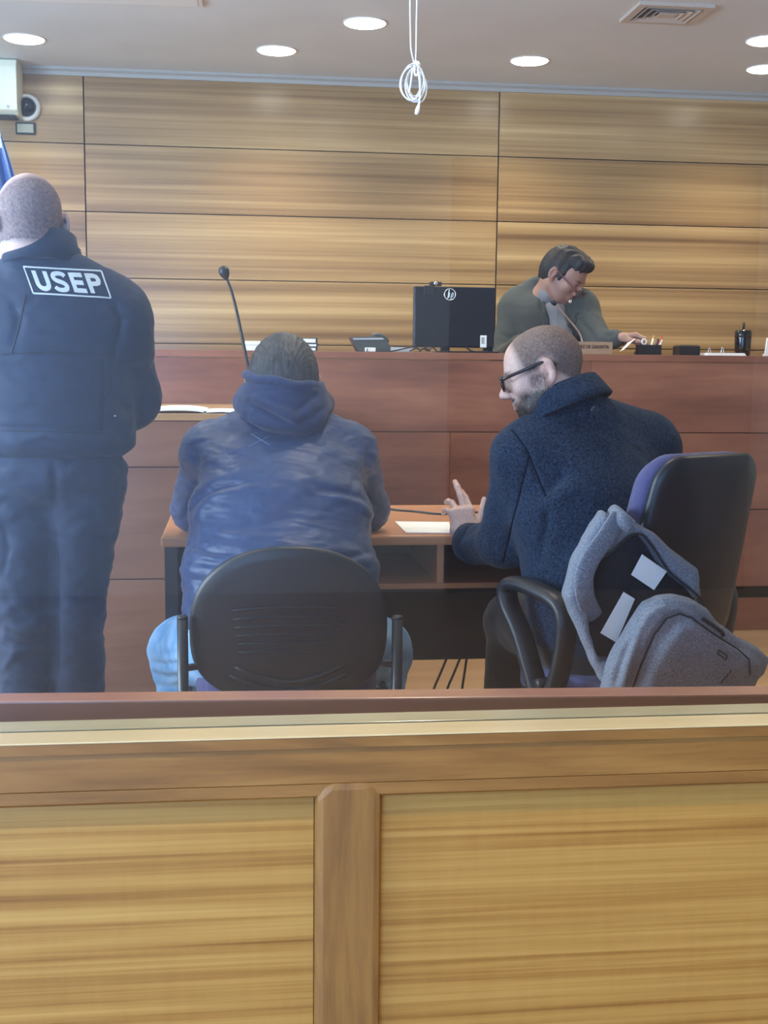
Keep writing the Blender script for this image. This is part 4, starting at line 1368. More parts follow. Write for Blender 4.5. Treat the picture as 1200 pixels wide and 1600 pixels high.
strL = [hp(640.5, -10), hp(641, 40), hp(642, 75), hp(646, 95), hp(648, 103)]
strR = [hp(651.5, -10), hp(650.5, 40), hp(650, 75), hp(649.2, 95), hp(648, 103)]
for pth in (strL, strR):
    beads(smooth_path(pth, 8), 0.00118, 0.0022).build('chain_strand', chain_mat, bl, True)
loops = [(643, 130, 17.5, 29, 0.25), (648, 133, 15, 27, 0.1), (650, 131, 14, 25, -0.1), (652, 134, 15, 26, -0.25), (645, 128, 19, 27, 0.3), (649, 126, 10, 22, 0.0)]
for k, (cx_, cy_, rx, ry, tl) in enumerate(loops):
    pth = []
    for t in np.linspace(0, 2 * math.pi, 40):
        u_, v_ = rx * math.sin(t), -ry * math.cos(t)
        pth.append(hp(cx_ + u_ * math.cos(tl) - v_ * math.sin(tl) * 0.6, cy_ + v_ * math.cos(tl) + u_ * math.sin(tl) * 0.6, 0.003 * (k - 2) + 0.002 * math.sin(3 * t)))
    beads(pth, 0.00118, 0.0022).build('chain_loop', chain_mat, bl, True)
for pth in ([hp(643.5, 108, -0.006), hp(641, 128, -0.007), hp(638, 148, -0.006)], [hp(647, 104, -0.007), hp(646, 115, -0.008), hp(649, 121, -0.008), hp(652, 112, -0.007), hp(651, 103, -0.006)]):
    MB().tube(smooth_path(pth, 6), 0.0011, 7).build('tie_cord', chain_mat, bl, True)
tl_ = smooth_path([hp(651.5, 112, -0.008), hp(654, 130, -0.009), hp(654.5, 150, -0.009), hp(653.5, 163, -0.008), hp(651, 173, -0.008), hp(649, 181, -0.008)], 6)
nn = len(tl_)
MB().tube(tl_, [0.0012 if i < nn * 0.6 else 0.0012 + 0.0016 * math.sin(math.pi * min(1, (i - nn * 0.6) / (nn * 0.42))) for i in range(nn)], 8).build('tassel_end', chain_mat, bl, True)
MB().ball(hp(650.5, 101, -0.002), (0.005, 0.004, 0.004)).build('knot', chain_mat, bl, True)
rz0 = 2.62
for xx in (strL[0][0], strR[0][0]):
    MB().tube([np.array([xx, HY, strL[0][2] - 0.005]), np.array([xx, HY, rz0])], 0.0013, 6).build('chain_upper', chain_mat, bl)
MB().tube([(kn[0] - 1.6, HY, rz0 + 0.02), (kn[0] + 0.012, HY, rz0 + 0.02)], 0.03, 16).build('roller', white_plastic, bl, True)
for xx in (kn[0] - 1.6, kn[0] - 0.05):
    bbox('bracket', (xx, HY - 0.02, rz0 + 0.051), (xx + 0.03, HY + 0.02, CEIL - 0.0005), white_plastic, bl)
# ================================================================== people
SKIN = np.array([0.60, 0.37, 0.29])
skin_mat = vcol_mat('skin', 0.5, 0.4, 0.12, sss=0.0)


def add_head(S, R, c, sc=1.0, ear=1.0, nose=1.0, neck_to=None, neck_r=0.06):
    S.frame(R * 1.0, c)
    h = lambda *p: np.array(p) * sc
    g = sc
    S.ell(h(0, -0.014, 0.028), h(0.076, 0.097, 0.090), k=0.01)
    S.ell(h(0, 0.040, 0.030), h(0.064, 0.050, 0.062), k=0.03 * g)
    S.ell(h(0, 0.036, -0.035), h(0.060, 0.054, 0.072), k=0.03 * g)
    S.ell(h(0, 0.030, -0.076), h(0.054, 0.052, 0.036), k=0.03 * g)
    S.ell(h(0, 0.074, -0.098), h(0.024, 0.017, 0.017), k=0.022 * g)
    for s in (-1, 1):
        S.ell(h(s * 0.042, 0.062, -0.022), h(0.022, 0.020, 0.020), k=0.02 * g)
        S.cap(h(s * 0.058, -0.005, -0.05), h(s * 0.042, 0.05, -0.09), 0.016 * g, 0.014 * g, k=0.03 * g)
    S.cap(h(-0.034, 0.080, 0.022), h(0.034, 0.080, 0.022), 0.010 * g, 0.010 * g, k=0.018 * g)
    # eye sockets, eyes, lids
    for s in (-1, 1):
        S.ell(h(s * 0.031, 0.100, 0.002), h(0.017, 0.014, 0.011), k=0.012 * g, op='s')
        S.ell(h(s * 0.031, 0.078, 0.001), 0.0125 * g, k=0.003 * g)
        S.cap(h(s * 0.020, 0.087, 0.008), h(s * 0.042, 0.083, 0.006), 0.004 * g, 0.003 * g, k=0.005 * g)
        S.cap(h(s * 0.021, 0.086, -0.007), h(s * 0.041, 0.082, -0.007), 0.0035 * g, 0.003 * g, k=0.005 * g)
    # nose
    S.cap(h(0, 0.088, 0.014), h(0, 0.113 * nose, -0.024), 0.008 * g, 0.0105 * g, k=0.012 * g)
    S.ell(h(0, 0.114 * nose, -0.030), h(0.012, 0.012, 0.010), k=0.008 * g)
    for s in (-1, 1):
        S.ell(h(s * 0.013, 0.102, -0.034), h(0.008, 0.011, 0.008), k=0.008 * g)
        S.ell(h(s * 0.007, 0.112, -0.042), h(0.004, 0.006, 0.004), k=0.003 * g, op='s')
    # mouth
    S.ell(h(0, 0.084, -0.060), h(0.026, 0.014, 0.018), k=0.015 * g)
    S.cap(h(-0.018, 0.090, -0.0585), h(0.018, 0.090, -0.0585), 0.0055 * g, 0.0055 * g, k=0.007 * g)
    S.cap(h(-0.014, 0.090, -0.0705), h(0.014, 0.090, -0.0705), 0.0062 * g, 0.0062 * g, k=0.007 * g)
    S.cap(h(-0.022, 0.100, -0.0645), h(0.022, 0.100, -0.0645), 0.003 * g, 0.003 * g, k=0.003 * g, op='s')
    # ears: plate, hollow, rim and lobe
    for s in (-1, 1):
        ca, sa = math.cos(0.45 * s), -math.sin(0.45 * s)
        er = np.array([[ca, sa, 0], [-sa, ca, 0], [0, 0, 1.0]])
        S.ell(h(s * 0.083, -0.018, -0.002), h(0.009, 0.019 * ear, 0.031 * ear), rot=er, k=0.008 * g)
        S.ell(h(s * 0.077, -0.010, -0.032), h(0.007, 0.009, 0.011), k=0.008 * g)
        S.ell(h(s * 0.0945, -0.013, 0.001), h(0.0105, 0.0128 * ear, 0.0225 * ear), rot=er, k=0.002 * g, op='s')
        S.ell(h(s * 0.083, -0.009, -0.010), h(0.006, 0.006, 0.008), k=0.004 * g)
    S.ell(h(0, -0.022, -0.050), h(0.056, 0.056, 0.04), k=0.03 * g)
    S.frame()
    if neck_to is not None:
        S.cap(R @ h(0, -0.022, -0.055) + c, neck_to, neck_r * g, neck_r * 1.05 * g, k=0.03)


def add_hand(S, wrist, e1, e2, e3, curls, spread=(0.10, 0.02, -0.06, -0.16), thumb=(0.55, 0.75, 0.25), sc=1.0, k=0.006):
    """e1 along the fingers, e2 towards the thumb, e3 out of the palm; curls: per finger (knuckle, middle, tip) bends"""
    e1 = _unit(e1); e2 = _unit(np.array(e2) - e1 * (np.array(e2) @ e1)); e3v = np.cross(e1, e2)
    if e3v @ np.array(e3) < 0:
        e3v = -e3v
    e3 = e3v
    wv = np.array(wrist, float)
    p = lambda a, b, c_=0.0: wv + (e1 * a + e2 * b + e3 * c_) * sc
    for b in (-0.026, -0.009, 0.009, 0.026):
        S.cap(p(0.012, b * 0.62), p(0.086, b), 0.015 * sc, 0.0125 * sc, k=0.012)
    S.ell(p(0.035, 0.028, 0.008), 0.018 * sc, k=0.015)
    S.ell(p(0.035, -0.026, 0.006), 0.016 * sc, k=0.015)
    base = (0.028, 0.0095, -0.0095, -0.027)
    lens = ((0.044, 0.026, 0.020), (0.048, 0.030, 0.021), (0.044, 0.028, 0.020), (0.035, 0.021, 0.018))
    rad = (0.0098, 0.0100, 0.0096, 0.0086)
    for i in range(4):
        q = p(0.086 - (0.008 if i == 3 else 0.0), base[i])
        d = e1 * math.cos(spread[i]) + e2 * math.sin(spread[i])
        ang = 0.0
        for j in range(3):
            ang += curls[i][j]
            dv = d * math.cos(ang) + e3 * math.sin(ang)
            n_ = q + dv * lens[i][j] * sc
            r0, r1 = rad[i] * (1 - 0.08 * j) * sc, rad[i] * (1 - 0.08 * (j + 1)) * sc
            S.cap(q, n_, r0, r1, k=k if j == 0 else 0.003)
            if j:
                S.ell(q, r0 * 1.06, k=0.003)
            q = n_
    # thumb leaves the side of the palm near its base
    a, b, c_ = thumb
    q = p(0.022, 0.024, 0.006)
    d1 = _unit(e1 * a + e2 * b + e3 * c_)
    d2 = _unit(d1 + e1 * 0.35)
    q1 = q + d1 * 0.045 * sc; q2 = q1 + d2 * 0.034 * sc; q3 = q2 + _unit(d2 + e1 * 0.2) * 0.026 * sc
    S.cap(q, q1, 0.0145 * sc, 0.0108 * sc, k=0.012)
    S.cap(q1, q2, 0.0105 * sc, 0.0098 * sc, k=0.004)
    S.cap(q2, q3, 0.0100 * sc, 0.0078 * sc, k=0.003)


RELAX = ((0.45, 0.5, 0.3), (0.5, 0.55, 0.3), (0.55, 0.6, 0.3), (0.6, 0.6, 0.3))
hash_ = lambda v, s_: (np.sin(v @ np.array([127.1, 311.7, 74.7]) * s_) * 43758.5453) % 1.0


def sstep(a, b, x):
    t = np.clip((x - a) / (b - a), 0, 1)
    return t * t * (3 - 2 * t)


def face_cols(v, R, c, sc, skin, hairline=None, hair_col=(0.05, 0.045, 0.045), beard=0.0, beard_col=(0.07, 0.055, 0.05), brow=1.0, scalp=0.75):
    L = ((v - c) @ R) / sc
    col = np.tile(np.array(skin, float), (len(v), 1))
    x, y, z = L[:, 0], L[:, 1], L[:, 2]
    near = (np.linalg.norm(L, axis=1) < 0.20)
    # redder ears, nose, lips, cheeks
    red = 0.5 * np.exp(-(((np.abs(x) - 0.084) / 0.012) ** 2 + ((y + 0.015) / 0.03) ** 2 + (z / 0.035) ** 2)) + 0.45 * np.exp(-((x / 0.016) ** 2 + ((y - 0.115) / 0.02) ** 2 + ((z + 0.03) / 0.015) ** 2))
    lips = np.exp(-((x / 0.022) ** 4 + ((z + 0.064) / 0.011) ** 4)) * (y > 0.075)
    red = np.clip(red + 0.8 * lips, 0, 1) * near
    col = col * (1 - red[:, None] * np.array([0.05, 0.30, 0.28]))
    bm = np.exp(-(((np.abs(x) - 0.032) / 0.020) ** 4 + ((z - 0.022 + 0.10 * (np.abs(x) - 0.03) ** 2) / 0.0055) ** 2)) * (y > 0.06) * brow * near
    eye = np.exp(-(((np.abs(x) - 0.031) / 0.006) ** 4 + ((z - 0.001) / 0.005) ** 4)) * (y > 0.082) * near
    col = col * (1 - 0.85 * bm[:, None]) + 0.85 * bm[:, None] * np.array(beard_col)
    col = col * (1 - 0.9 * eye[:, None]) + 0.9 * eye[:, None] * np.array([0.02, 0.015, 0.012])
    hm = np.zeros(len(v))
    if hairline is not None:
        hm = np.clip(hairline(L), 0, 1) * near
        jit = 0.75 + 0.35 * hash_(np.round(v, 4), 1.0)
        m = np.clip(hm * scalp * jit, 0, 1)[:, None]
        col = col * (1 - m) + m * np.array(hair_col)
    if beard > 0:
        jaw = sstep(-0.025, -0.055, z) * sstep(-0.022, -0.004, y)
        side = sstep(0.012, -0.01, z) * sstep(0.05, 0.062, np.abs(x)) * sstep(0.034, 0.014, np.abs(y - 0.012))
        cheek = 1 - np.exp(-(((np.abs(x) - 0.035) / 0.022) ** 2 + ((y - 0.085) / 0.03) ** 2 + ((z + 0.035) / 0.024) ** 2)) * 1.0
        must = np.exp(-((x / 0.028) ** 4 + ((z + 0.050) / 0.0075) ** 4)) * (y > 0.07)
        goat = np.exp(-((x / 0.024) ** 4 + ((z + 0.095) / 0.02) ** 4)) * (y > 0.05)
        lipsx = np.clip(1 - 1.3 * lips, 0, 1)
        b = np.clip(np.maximum(np.maximum(jaw * cheek * 0.85, side * 0.5), np.maximum(must, goat * 0.95)) * lipsx, 0, 1) * near * beard
        jit = 0.7 + 0.5 * hash_(np.round(v, 4), 1.7)
        m = np.clip(b * jit, 0, 1)[:, None]
        col = col * (1 - m) + m * np.array(beard_col)
    return col, hm, L


def hair_shell(v, q, n, hm, thr, off, parent, material, name='hair'):
    """a thin layer of cropped hair lying on the scalp"""
    keep = (hm[q] > thr).all(1)
    qs = q[keep]
    ids, inv = np.unique(qs.ravel(), return_inverse=True)
    qs = inv.reshape(-1, 4)
    edge = np.zeros(len(v)); np.add.at(edge, q[~keep].ravel(), 1)
    o = np.where(edge[ids] > 0, -0.0006, off)
    vv = v[ids] + n[ids] * o[:, None]
    return mesh_obj(name, vv, qs, material, parent, True)


def garment(name, S, vox, material, parent, folds=(), noise=None, it=1):
    v, q = S.mesh(vox)
    v = relax(v, q, it)
    if noise:
        for nz in noise:
            v = cloth_noise(v, q, *nz)
    for f_ in folds:
        v = fold(v, q, *f_)
    o = mesh_obj(name, v, q, material, parent, True)
    return o, v, q


def fabric(name, col, col2=None, rough=0.75, nscale=60, bump=0.25, bscale=500, sheen=0.25, spec=0.3, stretch=(1, 1, 1), noise=0.15):
    return mat(name, col, rough, spec=spec, noise=noise, nscale=nscale, bump=bump, bscale=bscale, sheen=sheen, stretch=stretch, col2=col2)


def glasses(name, label, R, c, sc, fmat, lmat, yy=0.106, zz=0.0, hw=0.027, hh=0.019, thick=0.0028, drop=0.0):
    g = thing(name, label, 'glasses', tuple(R @ (np.array([0, yy, zz - 0.02]) * sc) + c))
    T = lambda x, y, z: R @ (np.array([x, y, z]) * sc) + c
    for s in (-1, 1):
        out = []
        for t in np.linspace(0, 2 * math.pi, 28, endpoint=False):
            cc, ss = math.cos(t), math.sin(t)
            out.append((s * 0.034 + hw * math.copysign(abs(cc) ** 0.7, cc), yy - 0.10 * (abs(s * 0.034 + hw * cc) - 0.03) ** 2 * 6, zz + hh * math.copysign(abs(ss) ** 0.7, ss)))
        MB().tube([T(*p) for p in out], thick * sc, 8, closed=True).build('rim', fmat, g, True)
        n_ = len(out)
        v = [T(*p) for p in out] + [T(p[0], p[1] - 0.0012, p[2]) for p in out]
        mesh_obj('lens', v, [list(range(n_)), list(range(n_, 2 * n_))[::-1]] + [[i, n_ + i, n_ + (i + 1) % n_, (i + 1) % n_] for i in range(n_)], lmat, g)
        tp = smooth_path([T(s * 0.061, yy - 0.002, zz + 0.008), T(s * 0.074, yy - 0.016, zz + 0.010 + drop * 0.1), T(s * 0.082, 0.04, zz + 0.012 + drop * 0.5), T(s * 0.0835, -0.012, zz + 0.013 + drop), T(s * 0.081, -0.04, zz - 0.004 + drop)], 6)
        MB().tube(tp, thick * 1.1 * sc, 8, flat=(R @ np.array([0, 0, 1.0]), 1.25)).build('temple', fmat, g, True)
    MB().tube(smooth_path([T(-0.009, yy, zz + 0.003), T(0, yy + 0.004, zz + 0.006), T(0.009, yy, zz + 0.003)], 5), thick * sc, 8).build('bridge', fmat, g, True)
    return g


thin_lens = glass_material('lens_glass', (0.97, 0.97, 0.98))
dark_frame = mat('dark_frame', (0.02, 0.012, 0.014), 0.25)
wine_frame = mat('wine_frame', (0.12, 0.02, 0.03), 0.3)
crop_hair = mat('cropped_hair', (0.045, 0.042, 0.045), 0.85, noise=0.5, nscale=420, bump=0.8, bscale=900)
dark_hair = fabric('dark_hair', (0.010, 0.011, 0.014), (0.03, 0.032, 0.038), rough=0.6, nscale=160, bump=0.5, bscale=240, sheen=0.0, spec=0.3, stretch=(1, 1, 0.18))
grey_hair = fabric('greying_hair', (0.008, 0.010, 0.014), (0.05, 0.055, 0.065), rough=0.5, nscale=150, bump=0.9, bscale=260, sheen=0.0, spec=0.5, stretch=(1, 0.5, 0.14))

# ------------------------------------------------------------------ man in the blue hooded jacket
p1 = thing('person', 'seated person in blue hooded jacket and pale jeans, seen from behind', 'person', (*at(445, 1000, 3.1)[:2], 0.0))
R1 = look_frame((0.03, 0.86, -0.52)); c1 = at(443, 607, 3.40); s1 = 1.15
nape1 = at(441, 672, 3.44)
B = SDF()
add_head(B, R1, c1, s1, neck_to=nape1, neck_r=0.058)
chest1, mid1, hip1 = at(440, 760, 3.34), at(440, 880, 3.22), at(442, 985, 3.12)
B.chain([nape1, chest1, mid1, hip1], [0.06, 0.13, 0.14, 0.13], 0.05)
shl, shr = at(332, 712, 3.44), at(542, 716, 3.44)
ell_, elr = at(305, 800, 3.55), at(572, 800, 3.55)
wrl, wrr = np.array([*at(372, 800, 3.80)[:2], 0.80]), np.array([*at(505, 800, 3.80)[:2], 0.80])
for a_, b_, c_, sg in ((shl, ell_, wrl, 1), (shr, elr, wrr, -1)):
    B.chain([a_, b_, c_], [0.052, 0.042, 0.028], 0.04)
    e1 = _unit(np.array([sg * 0.75, 0.65, -0.05]))
    add_hand(B, c_ + e1 * 0.01, e1, (0, 0.3, 1.0) if sg > 0 else (0, 0.3, 1.0), (sg * 0.6, -0.7, 0), RELAX)
thl = [at(365, 1005, 3.08), at(288, 1018, 3.36)]
thr_ = [at(520, 1005, 3.08), at(590, 1018, 3.38)]
ftl, ftr = np.array([thl[1][0] + 0.02, 3.28, 0.10]), np.array([thr_[1][0] - 0.02, 3.30, 0.10])
for th, ft in ((thl, ftl), (thr_, ftr)):
    B.chain([th[0], th[1], ft], [0.09, 0.065, 0.04], 0.04)
v, q = B.mesh(0.0045)
col, hm, L = face_cols(v, R1, c1, s1, SKIN, lambda L: sstep(0.02, -0.02, L[:, 1] - 0.9 * (L[:, 2] - 0.01)) * sstep(-0.085, -0.06, L[:, 2]), hair_col=(0.06, 0.055, 0.06), scalp=0.55)
body1 = mesh_obj('body', v, q, skin_mat, p1, True, cols=col)
# hair: combed back, fuller on the crown
H = SDF()
H.frame(R1, c1)
H.ell(np.array([0, -0.014, 0.034]) * s1, np.array([0.083, 0.105, 0.096]) * s1)
H.ell(np.array([0, -0.055, 0.0]) * s1, np.array([0.079, 0.066, 0.075]) * s1, k=0.03)
H.ell(np.array([0, 0.125, -0.03]) * s1, np.array([0.11, 0.11, 0.12]) * s1, k=0.02, op='s')
H.ell(np.array([0, -0.05, -0.05]) * s1, np.array([0.066, 0.058, 0.06]) * s1, k=0.03)
H.half(np.array([0, -0.05, -0.050]) * s1, (0, 0.35, -1.0), k=0.015)
H.frame()
v, q = H.mesh(0.004)
n_ = vnormals(v, q)
Lh = ((v - c1) @ R1) / s1
ang = np.arctan2(Lh[:, 0], Lh[:, 2] + 0.04)
v = v + n_ * (0.0007 * np.sin(ang * 46 + 3 * np.sin(Lh[:, 1] * 50)) + 0.0006 * np.sin(ang * 91 + 20 * Lh[:, 1]))[:, None]
mesh_obj('hair', v, q, grey_hair, p1, True)
# jacket
J = SDF()
J.ell(at(438, 965, 3.10), (0.248, 0.17, 0.10), k=0.05)
J.ell(at(438, 890, 3.17), (0.262, 0.185, 0.15), k=0.08)
J.ell(at(438, 800, 3.27), (0.250, 0.17, 0.15), k=0.08)
J.ell(at(440, 725, 3.36), (0.225, 0.13, 0.10), k=0.07)
J.cap(at(328, 704, 3.43), at(546, 708, 3.43), 0.074, 0.074, k=0.06)
J.cap(at(345, 690, 3.42), at(425, 655, 3.40), 0.055, 0.07, k=0.05)
J.cap(at(535, 692, 3.42), at(460, 655, 3.40), 0.055, 0.07, k=0.05)
J.chain([at(326, 712, 3.45), at(304, 795, 3.54)], [0.077, 0.066], 0.04)
J.chain([at(304, 795, 3.54), wrl], [0.064, 0.047], 0.02)
J.chain([at(548, 714, 3.45), at(573, 795, 3.54)], [0.077, 0.066], 0.04)
J.chain([at(573, 795, 3.54), wrr], [0.064, 0.047], 0.02)
blue_shell = fabric('blue_jacket', (0.018, 0.042, 0.120), (0.025, 0.055, 0.145), rough=0.45, nscale=40, bump=0.06, bscale=260, sheen=0.08, spec=0.4)
fl_ = []
for pts, wd, dp in (([(292, 800), (310, 775), (345, 757), (400, 752)], 0.010, -0.014), ([(300, 815), (330, 780), (380, 768), (440, 762)], 0.013, 0.007),
                    ([(598, 800), (570, 778), (535, 768), (495, 766)], 0.010, -0.012), ([(590, 815), (555, 785), (510, 776)], 0.013, 0.007),
                    ([(300, 690), (308, 720), (306, 760)], 0.010, -0.006), ([(578, 690), (572, 725), (578, 765)], 0.010, -0.006),
                    ([(290, 850), (330, 862), (400, 868)], 0.009, -0.006), ([(296, 875), (350, 882), (420, 880)], 0.010, -0.006), ([(590, 860), (540, 872), (480, 872)], 0.010, -0.005),
                    ([(330, 745), (420, 740), (520, 748)], 0.03, 0.006), ([(285, 900), (330, 912), (370, 908)], 0.009, -0.006)):
    fl_.append(([at(x_, y_, 3.15) for x_, y_ in pts], wd, dp))
jk, vj, qj = garment('jacket', J, 0.006, blue_shell, p1, fl_, [(0.0028, 20.0, (1, 1, 1.7), 0.3), (0.0016, 48.0, (0.7, 1, 2.0), 1.0), (0.0007, 110.0, (0.7, 1, 1.6), 3.0)])
bvh = BVHTree.FromPolygons([tuple(p) for p in vj], [tuple(map(int, f)) for f in qj])


def on_surface(tree, px, py, off):
    d = Vector(at(px, py, 3.0) - CAM).normalized()
    hit = tree.ray_cast(Vector(CAM), d)
    return None if hit[0] is None else np.array(hit[0]) + np.array(hit[1]) * off * (1 if Vector(hit[1]).dot(d) < 0 else -1)


thread = mat('pale_thread', (0.16, 0.22, 0.36), 0.8)
for ln_ in ([(392, 678), (422, 696)], [(424, 680), (388, 698)], [(352, 708), (361, 722)]):
    pts = [on_surface(bvh, ln_[0][0] + (ln_[1][0] - ln_[0][0]) * t, ln_[0][1] + (ln_[1][1] - ln_[0][1]) * t, 0.0006) for t in np.linspace(0, 1, 9)]
    pts = [p for p in pts if p is not None]
    if len(pts) > 2:
        MB().tube(pts, 0.0011, 6).build('stitching', thread, jk, True)
# hood lying on the shoulders
hood_mat = fabric('blue_hood', (0.020, 0.036, 0.10), (0.028, 0.048, 0.125), rough=0.85, nscale=80, bump=0.2, bscale=420, sheen=0.15)
Hd = SDF()
Hd.ell(at(443, 636, 3.385), (0.130, 0.130, 0.060), k=0.03)
Hd.ell(at(443, 607, 3.385), (0.112, 0.145, 0.044), k=0.05)
Hd.ell(at(454, 655, 3.31), (0.085, 0.06, 0.038), k=0.05)
Hd.cap(at(385, 628, 3.42), at(470, 662, 3.31), 0.034, 0.026, k=0.03)
Hd.cap(at(505, 632, 3.42), at(470, 662, 3.32), 0.030, 0.026, k=0.03)
fh = [([at(x_, y_, 3.27) for x_, y_ in pts], wd, dp) for pts, wd, dp in (
    ([(380, 628), (402, 640), (436, 655), (462, 667)], 0.009, -0.018), ([(392, 618), (420, 628), (450, 646), (466, 660)], 0.012, 0.015),
    ([(385, 612), (430, 608), (498, 618)], 0.008, -0.008), ([(508, 636), (490, 652), (466, 664)], 0.009, -0.013), ([(500, 612), (480, 630), (462, 645)], 0.010, -0.008), ([(376, 640), (390, 655), (420, 666)], 0.009, 0.010), ([(398, 640), (392, 652), (404, 660)], 0.007, 0.006))]
hood, vh, qh = garment('hood', Hd, 0.005, hood_mat, p1, fh, [(0.0018, 30.0, (1, 1, 1), 2.0)])
# ribbed edge of the hood around the nape
ring = []
for t in np.linspace(math.radians(140), math.radians(400), 40):
    ring.append(at(443, 594, 3.385) + np.array([0.101 * math.cos(t), 0.134 * math.sin(t), -0.014 * math.cos(t) + 0.003 * math.sin(6 * t) + 0.006 * math.sin(t)]))
MB().tube(ring, [0.006] + [0.0135 + 0.0008 * math.sin(9 * i) for i in range(38)] + [0.006], 10).build('hood_edge', hood_mat, hood, True)
# jeans and shoes
Tn = SDF()
Tn.ell(at(440, 1005, 3.12), (0.235, 0.165, 0.12), k=0.05)
for th, ft in ((thl, ftl), (thr_, ftr)):
    Tn.chain([th[0], th[1]], [0.125, 0.098], 0.05)
    Tn.chain([th[1], ft], [0.09, 0.065], 0.03)
denim = fabric('pale_denim', (0.13, 0.33, 0.62), (0.30, 0.52, 0.80), rough=0.85, nscale=16, bump=0.2, bscale=700, sheen=0.05)
fj = [([at(x_, y_, 3.25) for x_, y_ in pts], wd, dp) for pts, wd, dp in (([(236, 1000), (255, 975), (292, 958)], 0.006, 0.004), ([(232, 1035), (255, 1040), (290, 1035)], 0.009, -0.007), ([(235, 1052), (262, 1060), (295, 1052)], 0.009, -0.007), ([(238, 1020), (262, 1022), (292, 1012)], 0.009, -0.005), ([(240, 1068), (265, 1074), (295, 1070)], 0.008, -0.006))]
garment('jeans', Tn, 0.007, denim, p1, fj, [(0.002, 28.0, (1, 1, 1.5), 0.7)])
shoe_mat = mat('black_shoe', (0.015, 0.014, 0.014), 0.4)


def shoe(ft, fwd, parent):
    f = _unit(np.array([fwd[0], fwd[1], 0.0]))
    S = SDF()
    b = np.array([ft[0], ft[1], 0.0])
    S.cap(b - f * 0.04 + np.array([0, 0, 0.045]), b + f * 0.15 + np.array([0, 0, 0.038]), 0.042, 0.040, k=0.02)
    S.cap(b + np.array([0, 0, 0.06]), b + np.array([0, 0, 0.11]), 0.042, 0.045, k=0.03)
    S.half(np.array([0, 0, 0.002]), (0, 0, -1), 0.004)
    v, q = S.mesh(0.007)
    return mesh_obj('shoe', v, q, shoe_mat, parent, True)


for ft in (ftl, ftr):
    shoe(ft, (0, 1), p1)

# ------------------------------------------------------------------ man in the dark wool coat
p2 = thing('person', 'seated bearded person in dark navy wool coat, turning left and gesturing', 'person', (seat2[0], seat2[1], 0.0))
R2 = look_frame((-0.90, 0.26, -0.30), roll=-0.03); c2 = at(848, 582, 3.13); s2 = 1.0
nb2 = at(882, 668, 3.17)
B = SDF()
add_head(B, R2, c2, s2, ear=1.10, nose=1.0, neck_to=nb2, neck_r=0.058)
hip2 = np.array([seat2[0] - 0.02, seat2[1] + 0.02, 0.58])
ch_2 = at(905, 770, 3.12)
B.chain([nb2, ch_2, (ch_2 + hip2) / 2, hip2], [0.06, 0.12, 0.13, 0.13], 0.05)
s2l, e2l, w2l = at(815, 722, 3.08), at(792, 846, 3.20), at(731, 846, 3.385)
s2r, e2r = at(1012, 708, 3.24), at(1055, 830, 3.36)
w2r = np.array([*at(960, 830, 3.62)[:2], 0.80])
B.chain([s2l, e2l, w2l], [0.055, 0.045, 0.030], 0.04)
B.chain([s2r, e2r, w2r], [0.055, 0.045, 0.028], 0.04)
add_hand(B, at(730, 846, 3.40), (-0.14, 0.35, 0.93), (1.0, 0.15, 0.12), (0.0, 1, -0.2),
         ((0.35, 0.30, 0.2), (0.18, 0.20, 0.12), (0.70, 0.45, 0.25), (0.85, 0.55, 0.30)), spread=(-0.12, -0.02, -0.12, -0.24), thumb=(0.95, 0.66, 0.0), sc=1.04)
add_hand(B, w2r, (-0.6, 0.75, -0.05), (-0.4, -0.3, 0.9), (-0.7, -0.6, 0), RELAX)
K2 = np.array([-math.sin(0.10), math.cos(0.10), 0])
kn2 = [hip2 + K2 * 0.40 + G2 * sg * 0.13 + np.array([0, 0, -0.06]) for sg in (-1, 1)]
ft2 = [np.array([k_[0] + F2[0] * 0.05, k_[1] + F2[1] * 0.05, 0.10]) for k_ in kn2]
for sg, k_, f_ in zip((-1, 1), kn2, ft2):
    B.chain([hip2 + G2 * sg * 0.09, k_, f_], [0.09, 0.065, 0.042], 0.04)
v, q = B.mesh(0.0031)
hl2 = lambda L: sstep(0.068, 0.040, L[:, 1] - 0.20 * (L[:, 2] - 0.06)) * sstep(-0.004, 0.014, L[:, 2] + 0.9 * np.clip(-L[:, 1] - 0.02, 0, 0.08)) * (1 - np.exp(-(((np.abs(L[:, 0]) - 0.085) / 0.012) ** 2 + ((L[:, 1] + 0.016) / 0.024) ** 4 + (L[:, 2] / 0.036) ** 4)))
col, hm, L = face_cols(v, R2, c2, s2, (0.66, 0.44, 0.37), hl2, hair_col=(0.075, 0.062, 0.058), beard=1.45, beard_col=(0.024, 0.017, 0.017), scalp=0.78)
body2 = mesh_obj('body', v, q, skin_mat, p2, True, cols=col)
crop_mat = vcol_mat('cropped_scalp', 0.8, 0.25, 0.9)
keep_h = hm > 0.80
n_ = vnormals(v, q)
kp = (hm[q] > 0.80).all(1)
ids, inv = np.unique(q[kp].ravel(), return_inverse=True)
ed = np.zeros(len(v)); np.add.at(ed, q[~kp].ravel(), 1)
mesh_obj('hair', v[ids] + n_[ids] * np.where(ed[ids] > 0, -0.0008, 0.0012)[:, None], inv.reshape(-1, 4), crop_mat, p2, True, cols=col[ids] * 0.85)
glasses('eyeglasses', 'dark thick-rimmed eyeglasses worn by the bearded man', R2, c2, s2, dark_frame, thin_lens, yy=0.107, zz=0.001, drop=0.008, thick=0.0032)
